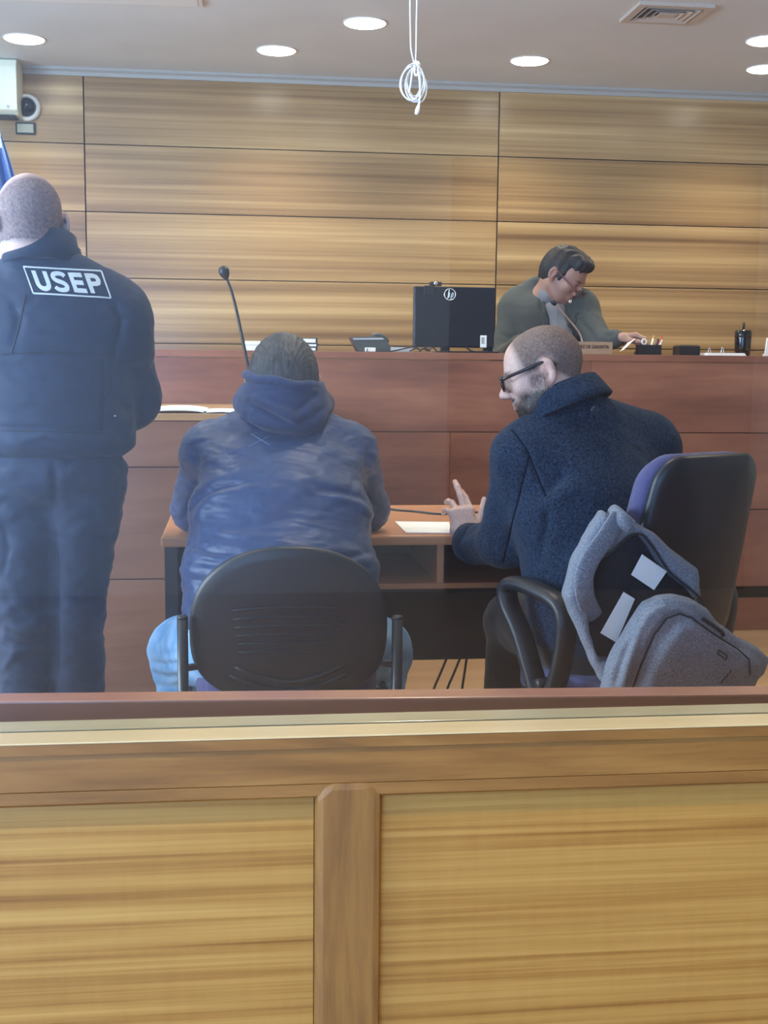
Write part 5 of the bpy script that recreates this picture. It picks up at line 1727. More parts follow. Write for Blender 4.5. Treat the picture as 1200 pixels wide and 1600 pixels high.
# coat
Ct = SDF()
Rc = rotz(math.radians(22))
Ct.ell(hip2 + np.array([0, 0, -0.01]), (0.205, 0.18, 0.12), rot=rotz(HA), k=0.05)
Ct.ell(at(935, 900, 3.02), (0.205, 0.17, 0.15), rot=Rc, k=0.08)
Ct.ell(at(915, 800, 3.08), (0.215, 0.165, 0.17), rot=Rc, k=0.08)
Ct.ell(at(905, 710, 3.14), (0.215, 0.13, 0.11), rot=Rc, k=0.08)
Ct.cap(at(820, 712, 3.08), at(1012, 696, 3.24), 0.076, 0.078, k=0.07)
Ct.cap(at(850, 680, 3.10), at(885, 640, 3.12), 0.06, 0.075, k=0.05)
Ct.cap(at(1000, 682, 3.22), at(905, 650, 3.14), 0.062, 0.07, k=0.06)
Ct.chain([at(818, 718, 3.08), at(793, 842, 3.19)], [0.080, 0.075], 0.04)
Ct.chain([at(793, 844, 3.19), at(740, 852, 3.345)], [0.074, 0.054], 0.025)
Ct.chain([at(1014, 704, 3.24), e2r, w2r], [0.080, 0.068, 0.052], 0.04)
wool = fabric('navy_wool', (0.004, 0.011, 0.027), (0.024, 0.046, 0.088), rough=0.95, nscale=190, bump=0.6, bscale=420, sheen=0.06, spec=0.1)
fc = [([at(x_, y_, 2.98) for x_, y_ in pts], wd, dp) for pts, wd, dp in (
    ([(800, 672), (822, 702), (838, 740), (852, 775)], 0.006, -0.006), ([(826, 712), (812, 770), (797, 830), (785, 880)], 0.005, -0.006),
    ([(852, 772), (868, 752), (888, 738)], 0.018, -0.014), ([(850, 795), (875, 775), (905, 757)], 0.022, 0.008), ([(840, 880), (852, 830), (856, 790)], 0.012, -0.012),
    ([(760, 855), (790, 872), (830, 870)], 0.014, -0.006), ([(735, 825), (752, 840), (752, 862)], 0.009, -0.006), ([(870, 850), (920, 840), (980, 850)], 0.02, -0.006),
    ([(786, 705), (780, 735), (790, 760)], 0.012, 0.005))]
coat, vc, qc = garment('coat', Ct, 0.006, wool, p2, fc, [(0.003, 16.0, (1, 1, 1.2), 1.2), (0.0008, 60.0, (1, 1, 1), 0.2)])
bvc = BVHTree.FromPolygons([tuple(p) for p in vc], [tuple(map(int, f)) for f in qc])
seam_dark = mat('seam_thread', (0.003, 0.007, 0.018), 0.95, spec=0.1)


def seam_line(tree, px_pts, rad, parent, material, sub=10, off=0.0):
    pts = []
    for p in smooth_path([np.array(q_, float) for q_ in px_pts], sub):
        w_ = on_surface(tree, p[0], p[1], off)
        if w_ is not None and (not pts or np.linalg.norm(w_ - pts[-1]) < 0.05):
            pts.append(w_)
    if len(pts) > 3:
        MB().tube(pts, rad, 6).build('seam', material, parent, True)


seam_line(bvc, [(800, 672), (822, 702), (838, 740), (852, 775)], 0.0022, coat, seam_dark)
seam_line(bvc, [(826, 714), (812, 770), (797, 830), (786, 878)], 0.0024, coat, seam_dark)
# sleeve cuff
cw0, cw1 = at(738, 848, 3.35), at(752, 850, 3.31)
ax = _unit(cw0 - cw1)
MB().lathe(cw1, [(0.0, 0.0), (0.058, 0.002), (0.0555, np.linalg.norm(cw0 - cw1) + 0.022), (0.052, np.linalg.norm(cw0 - cw1) + 0.025), (0.046, np.linalg.norm(cw0 - cw1) + 0.010)], 28, ax).build('cuff', wool, coat, True)
# folded collar
def collar(c, R, rx, ry, prof, a0, a1, material, parent, name='collar', n=56, rise=None):
    v, f = [], []
    m = len(prof)
    for i in range(n + 1):
        s_ = i / n
        t = math.radians(a0 + (a1 - a0) * s_)
        dr = np.array([math.cos(t), math.sin(t), 0])
        e = min(1.0, min(s_, 1 - s_) * 8 + 0.25)
        rs = rise(t) if rise else 0.0
        for (o_, z_) in prof:
            p = np.array([dr[0] * (rx + o_), dr[1] * (ry + o_), z_ * e + rs])
            v.append(R @ p + c)
    for i in range(n):
        for k in range(m):
            f.append([i * m + k, i * m + (k + 1) % m, (i + 1) * m + (k + 1) % m, (i + 1) * m + k])
    f.append(list(range(m))[::-1]); f.append([n * m + k for k in range(m)])
    return mesh_obj(name, v, f, material, parent, True)


Rcol = look_frame((-0.75, 0.55, -0.45))
ccol = at(882, 624, 3.125)
prof_c = [(-0.004, -0.03), (0.0, 0.012), (0.006, 0.030), (0.012, 0.035), (0.019, 0.032), (0.026, 0.015), (0.035, -0.012), (0.041, -0.030), (0.036, -0.034), (0.024, -0.012), (0.014, 0.006), (0.008, -0.02)]
collar(ccol, Rcol, 0.078, 0.082, prof_c, 120 + 0, 420, wool, coat)
# trousers and shoes
Tr = SDF()
Tr.ell(hip2 + np.array([0, 0, -0.05]), (0.18, 0.16, 0.09), rot=rotz(HA), k=0.05)
for sg, k_, f_ in zip((-1, 1), kn2, ft2):
    Tr.chain([hip2 + G2 * sg * 0.09 - np.array([0, 0, 0.02]), k_], [0.105, 0.085], 0.05)
    Tr.chain([k_, f_], [0.08, 0.06], 0.03)
black_cloth = fabric('black_trousers', (0.008, 0.009, 0.012), (0.014, 0.015, 0.02), rough=0.8, nscale=60, bump=0.2)
garment('trousers', Tr, 0.008, black_cloth, p2, (), [(0.002, 26.0, (1, 1, 1.4), 0.1)])
for f_ in ft2:
    shoe(f_, F2, p2)

# ------------------------------------------------------------------ officer standing at the left
p3 = thing('person', 'standing officer in dark navy uniform lettered USEP, seen from behind', 'person', (*at(80, 800, 3.22)[:2], 0.0))
R3 = look_frame((-0.30, 0.94, -0.12)); c3 = at(45, 350, 3.20); s3 = 1.02
nk3 = at(66, 425, 3.25)
B = SDF()
add_head(B, R3, c3, s3, ear=1.05, neck_to=nk3, neck_r=0.06)
che3, wst3, hip3 = at(84, 530, 3.22), at(84, 660, 3.22), at(84, 745, 3.22)
B.chain([nk3, che3, wst3, hip3], [0.06, 0.12, 0.11, 0.09], 0.05)
sl3, sr3 = at(-18, 500, 3.24), at(186, 505, 3.20)
el3, er3 = at(-42, 640, 3.30), at(206, 625, 3.30)
wl3, wr3 = at(40, 690, 3.46), at(140, 690, 3.46)
B.chain([sl3, el3, wl3], [0.055, 0.045, 0.03], 0.04)
B.chain([sr3, er3, wr3], [0.055, 0.045, 0.03], 0.04)
add_hand(B, wl3, (0.9, 0.25, -0.2), (0.1, 0.2, 0.95), (0, -0.9, 0.2), RELAX)
add_hand(B, wr3 + np.array([0, 0.05, -0.01]), (-0.9, 0.25, -0.2), (-0.1, 0.2, 0.95), (0, -0.9, 0.2), RELAX)
lg3 = []
for (hx, kx, ax_) in ((38, 41, 42), (128, 119, 121)):
    hpt, kpt = at(hx, 770, 3.22), at(kx, 935, 3.22)
    apt = np.array([at(ax_, 1040, 3.22)[0], 3.22, 0.10])
    lg3.append((hpt, kpt, apt))
    B.chain([hpt, np.array([kpt[0], 3.20, 0.60]), apt], [0.065, 0.048, 0.036], 0.01)
v, q = B.mesh(0.0045)
hl3 = lambda L: sstep(0.050, -0.045, L[:, 1] + 1.25 * (L[:, 2] - 0.045)) * sstep(-0.07, -0.05, L[:, 2]) * (1 - np.exp(-(((np.abs(L[:, 0]) - 0.085) / 0.013) ** 2 + ((L[:, 1] + 0.014) / 0.026) ** 4 + (L[:, 2] / 0.038) ** 4)))
col, hm, L = face_cols(v, R3, c3, s3, (0.66, 0.44, 0.39), hl3, hair_col=(0.10, 0.085, 0.10), beard=0.25, scalp=0.85)
mesh_obj('body', v, q, skin_mat, p3, True, cols=col)
n_ = vnormals(v, q)
kp = (hm[q] > 0.7).all(1)
ids, inv = np.unique(q[kp].ravel(), return_inverse=True)
ed = np.zeros(len(v)); np.add.at(ed, q[~kp].ravel(), 1)
mesh_obj('hair', v[ids] + n_[ids] * np.where(ed[ids] > 0, -0.0008, 0.0010)[:, None], inv.reshape(-1, 4), crop_mat, p3, True, cols=col[ids] * 0.92)
glasses('eyeglasses', 'dark eyeglasses worn by the standing officer', R3, c3, s3, dark_frame, thin_lens, drop=0.004)
Oj = SDF()
Oj.ell(at(84, 690, 3.22), (0.205, 0.155, 0.06), k=0.04)
Oj.ell(at(84, 640, 3.22), (0.205, 0.155, 0.13), k=0.06)
Oj.ell(at(84, 545, 3.22), (0.225, 0.155, 0.17), k=0.08)
Oj.ell(at(84, 475, 3.21), (0.205, 0.12, 0.10), k=0.07)
Oj.cap(at(-20, 494, 3.23), at(184, 497, 3.20), 0.078, 0.078, k=0.06)
Oj.cap(at(168, 475, 3.20), at(85, 430, 3.20), 0.058, 0.072, k=0.06)
Oj.cap(at(0, 475, 3.22), at(50, 430, 3.20), 0.058, 0.072, k=0.06)
Oj.chain([sr3 + np.array([0, 0, 0.005]), er3], [0.079, 0.074], 0.03)
Oj.chain([er3, wr3], [0.073, 0.052], 0.02)
Oj.chain([sl3 + np.array([0, 0, 0.005]), el3], [0.079, 0.074], 0.03)
Oj.chain([el3, wl3], [0.073, 0.052], 0.02)
navy = fabric('navy_uniform', (0.005, 0.014, 0.042), (0.008, 0.020, 0.056), rough=0.7, nscale=50, bump=0.04, bscale=420, sheen=0.08)
fo_ = [([at(x_, y_, 3.05) for x_, y_ in pts], wd, dp) for pts, wd, dp in (
    ([(0, 555), (80, 552), (158, 556)], 0.005, -0.004), ([(161, 560), (162, 610), (160, 672)], 0.005, -0.006), ([(0, 668), (80, 670), (165, 674)], 0.006, -0.006),
    ([(172, 470), (190, 500), (178, 560)], 0.012, -0.012), ([(175, 620), (200, 640), (228, 640)], 0.012, -0.009), ([(170, 640), (195, 662), (220, 668)], 0.012, 0.006),
    ([(170, 560), (205, 580), (235, 570)], 0.014, -0.005), ([(15, 470), (30, 500), (20, 540)], 0.012, -0.007), ([(20, 690), (70, 680), (130, 692)], 0.010, 0.005), ([(190, 690), (205, 660), (212, 630)], 0.012, 0.006))]
oj, vo, qo = garment('jacket', Oj, 0.006, navy, p3, fo_, [(0.0030, 18.0, (1, 1, 1.4), 0.9), (0.0014, 46.0, (1, 1, 1.6), 2.2)])
R3c = look_frame((-0.15, 0.95, -0.20))
prof_o = [(-0.006, -0.045), (-0.004, 0.028), (0.002, 0.036), (0.008, 0.030), (0.012, 0.0), (0.018, -0.045)]
collar(at(64, 390, 3.205), R3c, 0.080, 0.084, prof_o, 100, 440, navy, oj)
collar(at(66, 402, 3.215), R3c, 0.088, 0.086, [(-0.006, -0.03), (-0.004, 0.016), (0.002, 0.024), (0.008, 0.018), (0.010, 0.0), (0.010, -0.03)], 100, 440, navy, oj, 'collar_band')
# USEP lettering on the back
bv3 = BVHTree.FromPolygons([tuple(p) for p in vo], [tuple(map(int, f)) for f in qo])
uni_dark = mat('uniform_seam', (0.003, 0.008, 0.022), 0.8)
for ln_ in ([(2, 553), (80, 551), (158, 555)], [(161, 560), (162, 610), (160, 672)], [(2, 672), (80, 674), (160, 676)], [(40, 460), (30, 510), (18, 552)], [(178, 470), (186, 510), (176, 560), (172, 610)]):
    seam_line(bv3, ln_, 0.0022, oj, uni_dark)
MB().ball(on_surface(bv3, 179, 650, 0.001), 0.0028, 8, 6).build('snap_button', chrome, oj, True)
QD = [np.array(p, float) for p in ((37, 417), (158, 424), (173, 465.5), (52, 458.5))]      # top left, top right, bottom right, bottom left


def patch(u, v_, off):
    a_ = QD[0] + (QD[1] - QD[0]) * u
    b_ = QD[3] + (QD[2] - QD[3]) * u
    p = b_ + (a_ - b_) * v_
    return on_surface(bv3, p[0], p[1], off)


reflect = mat('reflective_print', (0.62, 0.66, 0.64), 0.45)


def ribbon(polys, wid, name, parent, sub=6):
    m = MB()
    for pl_ in polys:
        pts = []
        for a_, b_ in zip(pl_[:-1], pl_[1:]):
            for k in range(sub):
                pts.append(np.array(a_) + (np.array(b_) - np.array(a_)) * k / sub)
        pts.append(np.array(pl_[-1]))
        asp = 3.05                                   # patch is about three times as wide as high
        v, ok = [], True
        for i, p in enumerate(pts):
            d = pts[min(i + 1, len(pts) - 1)] - pts[max(i - 1, 0)]
            d = np.array([d[0] * asp, d[1]]); d /= np.linalg.norm(d) + 1e-9
            nn_ = np.array([-d[1] / asp, d[0]]) * wid / 2
            for off in (0.0006, 0.0022):
                for sg in (-1, 1):
                    w_ = patch(*(p + nn_ * sg), off)
                    if w_ is None:
                        ok = False
                    v.append(w_)
        if not ok:
            continue
        f = []
        for i in range(len(pts) - 1):
            a_, b_ = 4 * i, 4 * i + 4
            f += [[a_ + 2, a_ + 3, b_ + 3, b_ + 2], [a_ + 1, a_, b_, b_ + 1], [a_, a_ + 2, b_ + 2, b_], [a_ + 3, a_ + 1, b_ + 1, b_ + 3]]
        f += [[0, 1, 3, 2], [len(v) - 4, len(v) - 2, len(v) - 1, len(v) - 3]]
        m.add(v, f)
    if m.v:
        o = m.build(name, reflect, parent)
        return o


ribbon([[(0.0, 0.0), (0.0, 1.0)], [(0.0, 1.0), (1.0, 1.0)], [(1.0, 1.0), (1.0, 0.0)], [(1.0, 0.0), (0.0, 0.0)]], 0.055, 'patch_border', oj, 16)
gl_ = lambda x0, w_, pts: [(x0 + w_ * x_, 0.13 + 0.74 * y_) for x_, y_ in pts]
arc = [(0.12 + 0.38 * (1 - math.cos(t)), 0.36 - 0.28 * math.sin(t)) for t in np.linspace(0, math.pi, 9)]
ribbon([gl_(0.085, 0.185, [(0.12, 1.0)] + arc + [(0.88, 1.0)])], 0.17, 'letter_u', oj, 3)
ribbon([gl_(0.315, 0.185, [tuple(p) for p in smooth_path([np.array(p) for p in ((0.95, 0.80), (0.80, 0.90), (0.5, 0.925), (0.2, 0.86), (0.12, 0.70), (0.28, 0.56), (0.70, 0.45), (0.88, 0.30), (0.78, 0.13), (0.48, 0.075), (0.2, 0.11), (0.05, 0.22))], 3)])], 0.165, 'letter_s', oj, 2)
ribbon([gl_(0.555, 0.165, [(0.14, 0.0), (0.14, 1.0)]), gl_(0.555, 0.165, [(0.2, 0.90), (1.0, 0.90)]), gl_(0.555, 0.165, [(0.2, 0.51), (0.93, 0.51)]), gl_(0.555, 0.165, [(0.2, 0.10), (1.0, 0.10)])], 0.165, 'letter_e', oj, 4)
ribbon([gl_(0.765, 0.17, [(0.14, 0.0), (0.14, 1.0)]), gl_(0.765, 0.17, [(0.2, 0.90), (0.60, 0.90), (0.82, 0.85), (0.90, 0.70), (0.82, 0.54), (0.60, 0.49), (0.2, 0.49)])], 0.165, 'letter_p', oj, 3)
# trousers
Ot = SDF()
Ot.ell(at(84, 735, 3.22), (0.19, 0.145, 0.11), k=0.05)
for hpt, kpt, apt in lg3:
    Ot.chain([hpt, np.array([kpt[0], 3.20, 0.60]), apt], [0.112, 0.074, 0.068], 0.015)
of = [([at(x_, y_, 3.1) for x_, y_ in pts], wd, dp) for pts, wd, dp in (
    ([(20, 800), (60, 795), (95, 770)], 0.014, -0.006), ([(0, 930), (30, 955), (70, 950)], 0.011, -0.010), ([(0, 975), (35, 985), (75, 975)], 0.011, 0.009), ([(5, 1000), (40, 1010), (75, 1000)], 0.011, -0.010),
    ([(5, 1050), (25, 1020), (60, 1012)], 0.010, 0.008), ([(5, 815), (12, 860), (2, 905)], 0.008, -0.007), ([(100, 930), (130, 940), (155, 925)], 0.012, -0.006), ([(85, 720), (86, 760), (84, 800)], 0.010, -0.008), ([(84, 820), (86, 900), (85, 1000), (85, 1085)], 0.012, -0.018))]
garment('trousers', Ot, 0.007, navy, p3, of, [(0.0042, 22.0, (1, 1, 1.5), 0.4), (0.0024, 50.0, (1, 1, 1.3), 0.4)])
for hpt, kpt, apt in lg3:
    shoe(apt, (-0.1, 1), p3)

# ------------------------------------------------------------------ judge
JY = 5.98
p4 = thing('person', 'smiling judge in grey suit behind the bench, looking down at papers', 'person', (*at(850, 560, 6.1)[:2], 0.42))
R4 = look_frame((0.66, -0.52, -0.54), roll=0.05); c4 = at(880, 432, JY); s4 = 1.10
nk4 = at(852, 472, 6.06)
B = SDF()
add_head(B, R4, c4, s4, neck_to=nk4, neck_r=0.06)
t4, h4 = at(850, 540, 6.08), at(848, 640, 6.14)
h4[2] = 0.98
B.chain([nk4, t4, h4], [0.08, 0.13, 0.13], 0.05)
s4l, s4r = at(913, 492, 5.99), at(803, 490, 6.12)
e4l, w4l = at(938, 536, 5.80), at(962, 527, 5.68)
e4r = at(786, 562, 6.02)
w4r = np.array([*at(815, 560, 5.76)[:2], NT + 0.05])
e4l[2] = max(e4l[2], NT + 0.065); w4l[2] = NT + 0.075
B.chain([s4l, e4l, w4l], [0.055, 0.042, 0.03], 0.04)
B.chain([s4r, e4r, w4r], [0.055, 0.042, 0.03], 0.04)
add_hand(B, w4l, (0.93, -0.30, 0.06), (0.25, -0.55, 0.25), (0.1, -0.2, -1), ((0.55, 0.85, 0.5), (0.75, 0.95, 0.5), (0.85, 1.0, 0.5), (0.9, 1.0, 0.5)), thumb=(0.85, 0.30, 0.50), sc=1.1)
add_hand(B, w4r, (0.8, -0.5, -0.12), (0.3, 0.8, 0.05), (0, 0.1, -1), RELAX)
kn4 = [h4 + np.array([sg * 0.12, -0.34, -0.06]) for sg in (-1, 1)]
for k_ in kn4:
    k_[1] = max(k_[1], NF + 0.25)
    B.chain([h4 + np.array([(k_[0] - h4[0]) * 0.7, 0, -0.02]), k_, np.array([k_[0], k_[1], 0.52])], [0.085, 0.06, 0.04], 0.04)
v, q = B.mesh(0.0045)
col, hm, L = face_cols(v, R4, c4, s4, (0.34, 0.195, 0.155), None, beard=0.18, beard_col=(0.05, 0.035, 0.035))
teeth = np.exp(-((L[:, 0] / 0.013) ** 4 + ((L[:, 2] + 0.0635) / 0.0035) ** 4)) * (L[:, 1] > 0.082) * (np.linalg.norm(L, axis=1) < 0.2)
col = col * (1 - 0.9 * teeth[:, None]) + 0.9 * teeth[:, None] * np.array([0.8, 0.78, 0.75])
mesh_obj('body', v, q, skin_mat, p4, True, cols=col)
H = SDF()
H.frame(R4, c4)
hs = lambda *p: np.array(p) * s4
H.ell(hs(0, -0.016, 0.040), hs(0.084, 0.104, 0.096))
H.ell(hs(0, 0.050, 0.098), hs(0.066, 0.050, 0.034), k=0.03)
H.ell(hs(0, -0.055, -0.005), hs(0.078, 0.062, 0.07), k=0.03)
H.ell(hs(0, 0.125, -0.010), hs(0.082, 0.085, 0.090), k=0.012, op='s')
for s in (-1, 1):
    H.ell(hs(s * 0.085, 0.035, -0.055), hs(0.05, 0.05, 0.055), k=0.012, op='s')
    H.ell(hs(s * 0.09, -0.014, -0.012), hs(0.020, 0.024, 0.036), k=0.006, op='s')
    H.cap(hs(s * 0.071, 0.022, 0.02), hs(s * 0.070, 0.016, -0.012), 0.012 * s4, 0.007 * s4, k=0.01)
H.half(hs(0, -0.05, -0.055), (0, 0.2, -1), 0.01)
H.frame()
v, q = H.mesh(0.0045)
n_ = vnormals(v, q); Lh = ((v - c4) @ R4) / s4
v = v + n_ * (0.0022 * np.sin(Lh[:, 0] * 190 + 4 * np.sin(Lh[:, 1] * 40)) + 0.0015 * np.sin(Lh[:, 1] * 150 + Lh[:, 0] * 60))[:, None]
mesh_obj('hair', v, q, dark_hair, p4, True)
glasses('eyeglasses', 'thin wine-red eyeglasses slipped down the nose of the judge', R4, c4, s4, wine_frame, thin_lens, yy=0.122, zz=-0.020, hh=0.016, thick=0.002, drop=0.026)
# shirt and suit
grey_shirt = fabric('grey_shirt', (0.17, 0.185, 0.21), (0.20, 0.215, 0.24), rough=0.8, nscale=60, bump=0.1)
suit = fabric('grey_suit', (0.050, 0.060, 0.062), (0.062, 0.074, 0.076), rough=0.85, nscale=90, bump=0.15, sheen=0.05)
Sh = SDF()
Sh.ell(at(866, 538, 6.02), (0.10, 0.125, 0.20), k=0.05)
Sh.ell(at(862, 484, 6.03), (0.085, 0.10, 0.06), k=0.05)
Sh.cap(nk4, at(862, 455, 6.03), 0.074, 0.072, k=0.02)
garment('shirt', Sh, 0.007, grey_shirt, p4, ([[at(872, 470, 5.9), at(868, 510, 5.9), at(865, 545, 5.9)], 0.006, 0.004],))
Rs = look_frame((0.35, -0.9, -0.1))
collar(at(860, 464, 6.03), look_frame((0.50, -0.75, -0.25)), 0.069, 0.069, [(-0.004, -0.03), (0.000, 0.036), (0.004, 0.040), (0.009, 0.033), (0.017, -0.02), (0.012, -0.026)], 125, 415, grey_shirt, p4, 'shirt_collar')
Sj = SDF()
Sj.ell(at(850, 545, 6.06), (0.205, 0.155, 0.22), k=0.06)
Sj.ell(at(852, 495, 6.07), (0.20, 0.125, 0.10), k=0.06)
Sj.cap(at(803, 478, 6.12), at(912, 480, 5.99), 0.076, 0.076, k=0.06)
Sj.cap(at(812, 462, 6.13), at(838, 445, 6.10), 0.05, 0.045, k=0.05)
Sj.cap(at(908, 468, 5.99), at(882, 460, 6.05), 0.05, 0.04, k=0.05)
Sj.chain([s4r, e4r], [0.080, 0.066], 0.04)
Sj.chain([e4r, w4r], [0.062, 0.046], 0.02)
Sj.chain([s4l, e4l], [0.076, 0.062], 0.04)
Sj.chain([e4l, w4l], [0.060, 0.044], 0.02)
Sj.cap(at(864, 452, 5.93), at(869, 560, 5.86), 0.050, 0.018, k=0.012, op='s')
suit_o, vs_, qs_ = garment('suit_jacket', Sj, 0.0065, suit, p4, [([at(x_, y_, 5.85) for x_, y_ in pts], wd, dp) for pts, wd, dp in (([(905, 500), (925, 520), (935, 545)], 0.012, -0.012), ([(800, 500), (815, 530), (812, 560)], 0.012, -0.010), ([(780, 520), (795, 528), (812, 520)], 0.010, -0.006), ([(938, 515), (950, 525), (962, 520)], 0.010, -0.006))], [(0.002, 20.0, (1, 1, 1.3), 0.6)])
# lapels
bj = BVHTree.FromPolygons([tuple(p) for p in vs_], [tuple(map(int, f)) for f in qs_])


def lapel(px_poly, name):
    top, bot = [], []
    cxm = np.mean([p[0] for p in px_poly]); cym = np.mean([p[1] for p in px_poly])
    ring_, n = [], len(px_poly)
    pts = [(cxm, cym)]
    for i in range(n):
        a_, b_ = px_poly[i], px_poly[(i + 1) % n]
        for k in range(4):
            pts.append((a_[0] + (b_[0] - a_[0]) * k / 4, a_[1] + (b_[1] - a_[1]) * k / 4))
    P = []
    for p in pts:
        d = Vector(at(p[0], p[1], 5.9) - CAM).normalized()
        h_ = bj.ray_cast(Vector(CAM), d)
        P.append(None if h_[0] is None else np.array(h_[0]))
    dep = np.median([p[1] for p in P if p is not None])
    P = [at(a_[0], a_[1], dep) if p is None or abs(p[1] - dep) > 0.06 else p for p, a_ in zip(P, pts)]
    m = len(P)
    v = [p + np.array([0, -0.006, 0]) for p in P] + [p + np.array([0, 0.004, 0]) for p in P]
    f = []
    for i in range(1, m):
        j = i + 1 if i + 1 < m else 1
        f += [[0, i, j], [m, m + j, m + i], [i, m + i, m + j, j]]
    mesh_obj(name, v, f, suit, suit_o)


lapel([(843, 462), (850, 470), (854, 495), (862, 535), (850, 515), (840, 488), (844, 482), (838, 474)], 'lapel')
lapel([(884, 474), (898, 478), (904, 488), (898, 492), (900, 502), (876, 540), (880, 505)], 'lapel')
pn = at(891, 471.5, 5.88)
MB().ball(pn, (0.009, 0.006, 0.010), 10, 7).build('lapel_pin', chrome, suit_o, True)
black4 = SDF()
black4.ell(h4 - np.array([0, 0, 0.03]), (0.17, 0.15, 0.09), k=0.04)
for k_ in kn4:
    black4.chain([h4 + np.array([(k_[0] - h4[0]) * 0.7, 0, -0.02]), k_, np.array([k_[0], k_[1], 0.50])], [0.10, 0.08, 0.06], 0.04)
garment('trousers', black4, 0.012, suit, p4)
# paper held by the judge
pa4, pb4 = at(968, 548, 5.60), at(990, 531, 5.60)
pv = [at(968, 549.5, 5.62), at(975, 546, 5.57), at(992, 530, 5.58), at(986, 529, 5.63)]
pv = [np.array([p[0], p[1], max(p[2], NT + 0.002)]) for p in pv]
tag(mesh_obj('paper_slip', pv + [p + np.array([0.0015, 0.001, 0.0015]) for p in pv], [[0, 1, 2, 3], [7, 6, 5, 4], [0, 4, 5, 1], [1, 5, 6, 2], [2, 6, 7, 3], [3, 7, 4, 0]], paper_mat), 'white paper slip pinched in the hand of the judge', 'paper')
# judge's chair, mostly hidden
jc = thing('office_chair', 'dark office chair hidden behind the bench under the judge', 'chair', (h4[0], h4[1] + 0.02, 0.42))
jx, jy = h4[0], h4[1] + 0.02
MB().prism([(u * 0.95, v_) for u, v_ in rrect(0.23, 0.22, 0.08, 5)], 0.06, (jx, jy, 0.80), (1, 0, 0), (0, 1, 0), (0, 0, 1), 0.012).build('seat', black_plastic, jc, True)
MB().lathe((jx, jy, 0.42), [(0.24, 0.0), (0.24, 0.02), (0.05, 0.05), (0.025, 0.08), (0.025, 0.379)], 20).build('pedestal', black_metal, jc, True)

# ================================================================== grey backpack hanging on the swivel chair
GB = 2.50
bp2 = lambda pts, Y: [(at(x_, y_, Y)[0], at(x_, y_, Y)[2]) for x_, y_ in pts]
bagc = at(1040, 1000, GB)
bag = thing('backpack', 'open grey backpack hanging from the back of the swivel chair', 'backpack', (bagc[0], GB, at(1040, 1130, GB)[2]))
bag_grey = fabric('bag_grey', (0.11, 0.125, 0.16), (0.24, 0.265, 0.32), rough=0.85, nscale=330, bump=0.3, bscale=700, sheen=0.05)
bag_dark = fabric('bag_lining', (0.012, 0.013, 0.018), (0.02, 0.022, 0.03), rough=0.9, nscale=80, bump=0.2)
mouth = [(931, 905), (946, 884), (970, 868), (988, 852), (1003, 842), (1020, 843), (1036, 862), (1060, 900), (1090, 926), (1112, 948), (1120, 990), (1000, 1040), (948, 1042), (934, 1000), (929, 950)]
S = SDF()
S.poly(bp2([(963, 806), (985, 822), (1012, 823), (1042, 841), (1080, 876), (1111, 897), (1114, 950), (1135, 1010), (1120, 1100), (1000, 1110), (950, 1075), (925, 1015), (897, 945), (903, 918), (915, 885), (938, 842)], GB), GB + 0.045, GB + 0.115, 0.02, slant=0.10, ref=(bagc[0], bagc[2]))
S.poly(bp2(mouth, GB), GB - 0.05, GB + 0.09, 0.012, k=0.012, op='s', slant=0.10, ref=(bagc[0], bagc[2]))
bkp, _, _ = garment('back_panel', S, 0.0055, bag_grey, bag, (), [(0.0025, 34.0, (1, 1, 1), 0.4)])
S = SDF()
S.poly(bp2(mouth, GB), GB + 0.080, GB + 0.100, 0.006, slant=0.10, ref=(bagc[0], bagc[2]))
garment('lining', S, 0.006, bag_dark, bag, (), [(0.002, 40.0, (1, 1, 1), 1.4)])
# dark zip tape around the mouth
zp = smooth_path([np.array([at(x_, y_, GB)[0], GB + 0.046 + 0.10 * (at(x_, y_, GB)[2] - bagc[2]), at(x_, y_, GB)[2]]) for x_, y_ in mouth[:11]], 5)
MB().tube(zp, 0.0035, 6).build('zip_tape', bag_dark, bag, True)
# puffed front compartment
front = [(945, 1095), (950, 1050), (962, 1010), (984, 966), (1002, 938), (1022, 927), (1045, 925), (1070, 930), (1094, 945), (1110, 966), (1140, 988), (1178, 1008), (1198, 1026), (1193, 1050), (1176, 1072), (1150, 1110), (1050, 1130), (980, 1125)]
S = SDF()
S.poly(bp2(front, GB), GB - 0.055, GB + 0.044, 0.038, k=0.01, slant=-0.25, ref=(bagc[0], bagc[2]))
pocket = [(985, 1090), (1000, 1040), (1022, 990), (1042, 964), (1062, 958), (1080, 964), (1112, 988), (1150, 1012), (1172, 1028), (1174, 1055), (1160, 1100), (1060, 1118)]
S.poly(bp2(pocket, GB), GB - 0.072, GB + 0.0, 0.02, k=0.012, slant=-0.25, ref=(bagc[0], bagc[2]))
fcol = [([at(x_, y_, GB - 0.06) for x_, y_ in pts], wd, dp) for pts, wd, dp in (
    ([(985, 1088), (1000, 1040), (1022, 990), (1042, 964), (1062, 957), (1082, 964), (1114, 988), (1152, 1012), (1173, 1028)], 0.004, -0.006),
    ([(958, 1078), (970, 1030), (985, 1000)], 0.009, -0.010), ([(972, 1080), (982, 1040), (1000, 985)], 0.008, 0.008), ([(1010, 948), (1040, 942), (1075, 950)], 0.008, -0.006), ([(1000, 985), (1015, 960), (1040, 948)], 0.007, 0.006))]
fp, vf, qf = garment('front_compartment', S, 0.005, bag_grey, bag, fcol, [(0.002, 30.0, (1, 1, 1), 2.4)])
bvf = BVHTree.FromPolygons([tuple(p) for p in vf], [tuple(map(int, f)) for f in qf])


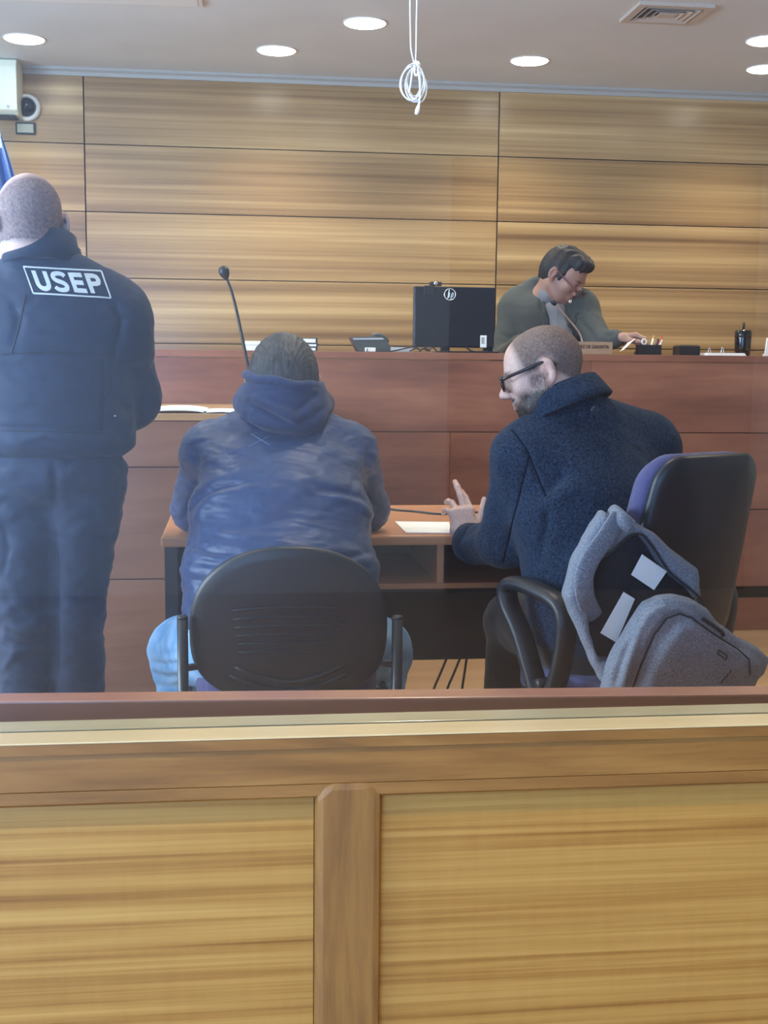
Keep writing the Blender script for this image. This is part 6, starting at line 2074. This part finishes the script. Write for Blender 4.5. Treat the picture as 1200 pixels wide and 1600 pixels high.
def line_on(px_pts, rad, name, material, parent, off=0.0008, sub=6):
    pts = []
    for a_, b_ in zip(px_pts[:-1], px_pts[1:]):
        for k in range(sub):
            q_ = on_surface(bvf, a_[0] + (b_[0] - a_[0]) * k / sub, a_[1] + (b_[1] - a_[1]) * k / sub, off)
            if q_ is not None:
                pts.append(q_)
    if len(pts) > 2:
        return MB().tube(pts, rad, 6).build(name, material, parent, True)


line_on([(986, 1082), (1002, 1038), (1022, 992), (1042, 966), (1062, 959), (1082, 966), (1114, 990), (1150, 1013), (1170, 1030), (1172, 1060)], 0.0022, 'zip_line', bag_dark, fp)
line_on([(1096, 966), (1112, 976), (1128, 988), (1130, 995)], 0.0055, 'zip_cover', bag_dark, fp)
line_on([(1122, 1015), (1136, 1024), (1134, 1031), (1121, 1021), (1122, 1015)], 0.0016, 'logo_tag', bag_dark, fp, sub=4)
for k, ((xa, ya), (xb, yb)) in enumerate((((1142, 1046), (1139, 1053)), ((1137, 1052), (1134, 1059)), ((1133, 1057), (1130, 1063)), ((1129, 1062), (1126, 1068)))):
    line_on([(xa, ya), (xb + 2, (ya + yb) / 2), (xb, yb)], 0.0014, 'print', bag_dark, fp, sub=3)
# straps
st1 = smooth_path([at(x_, y_, Y_) for x_, y_, Y_ in ((968, 806, 2.555), (948, 838, 2.53), (925, 870, 2.515), (913, 900, 2.51), (914, 930, 2.525), (922, 950, 2.56), (930, 965, 2.585))], 6)
MB().tube(st1, [0.016] + [0.0215] * (len(st1) - 2) + [0.016], 12, flat=((0, 1, 0), 0.28)).build('shoulder_strap', bag_grey, bag, True)
edge_l = bpos2(-0.165, at(965, 812, 2.6)[2] - bc2[2], 0.0)
lp = smooth_path([at(985, 824, 2.54), at(972, 812, 2.545), at(962, 803, 2.58), at(958, 800, 2.65), at(963, 806, 2.70), at(985, 818, 2.74)], 6)
MB().tube(lp, 0.013, 10, flat=((0.5, 0.2, 1.0), 1.4)).build('hanging_loop', bag_grey, bag, True)
rb = smooth_path([at(x_, y_, GB + 0.05) for x_, y_ in ((992, 828), (1005, 842), (975, 862), (945, 890))], 6)
# white papers inside
for pts, dY, lab in (([(1003, 866), (1042, 893), (1022, 922), (986, 898)], 0.075, 'upper white card inside the open backpack'), ([(974, 925), (992, 936), (963, 1004), (938, 989)], 0.062, 'lower long white card inside the open backpack')):
    pv = [at(x_, y_, GB + dY) for x_, y_ in pts]
    pb = [p + np.array([0.001, 0.0025, 0.0]) for p in pv]
    tag(mesh_obj('card', pv + pb, [[3, 2, 1, 0], [4, 5, 6, 7], [0, 1, 5, 4], [1, 2, 6, 5], [2, 3, 7, 6], [3, 0, 4, 7]], paper_mat), lab, 'card', 'cards in the backpack')
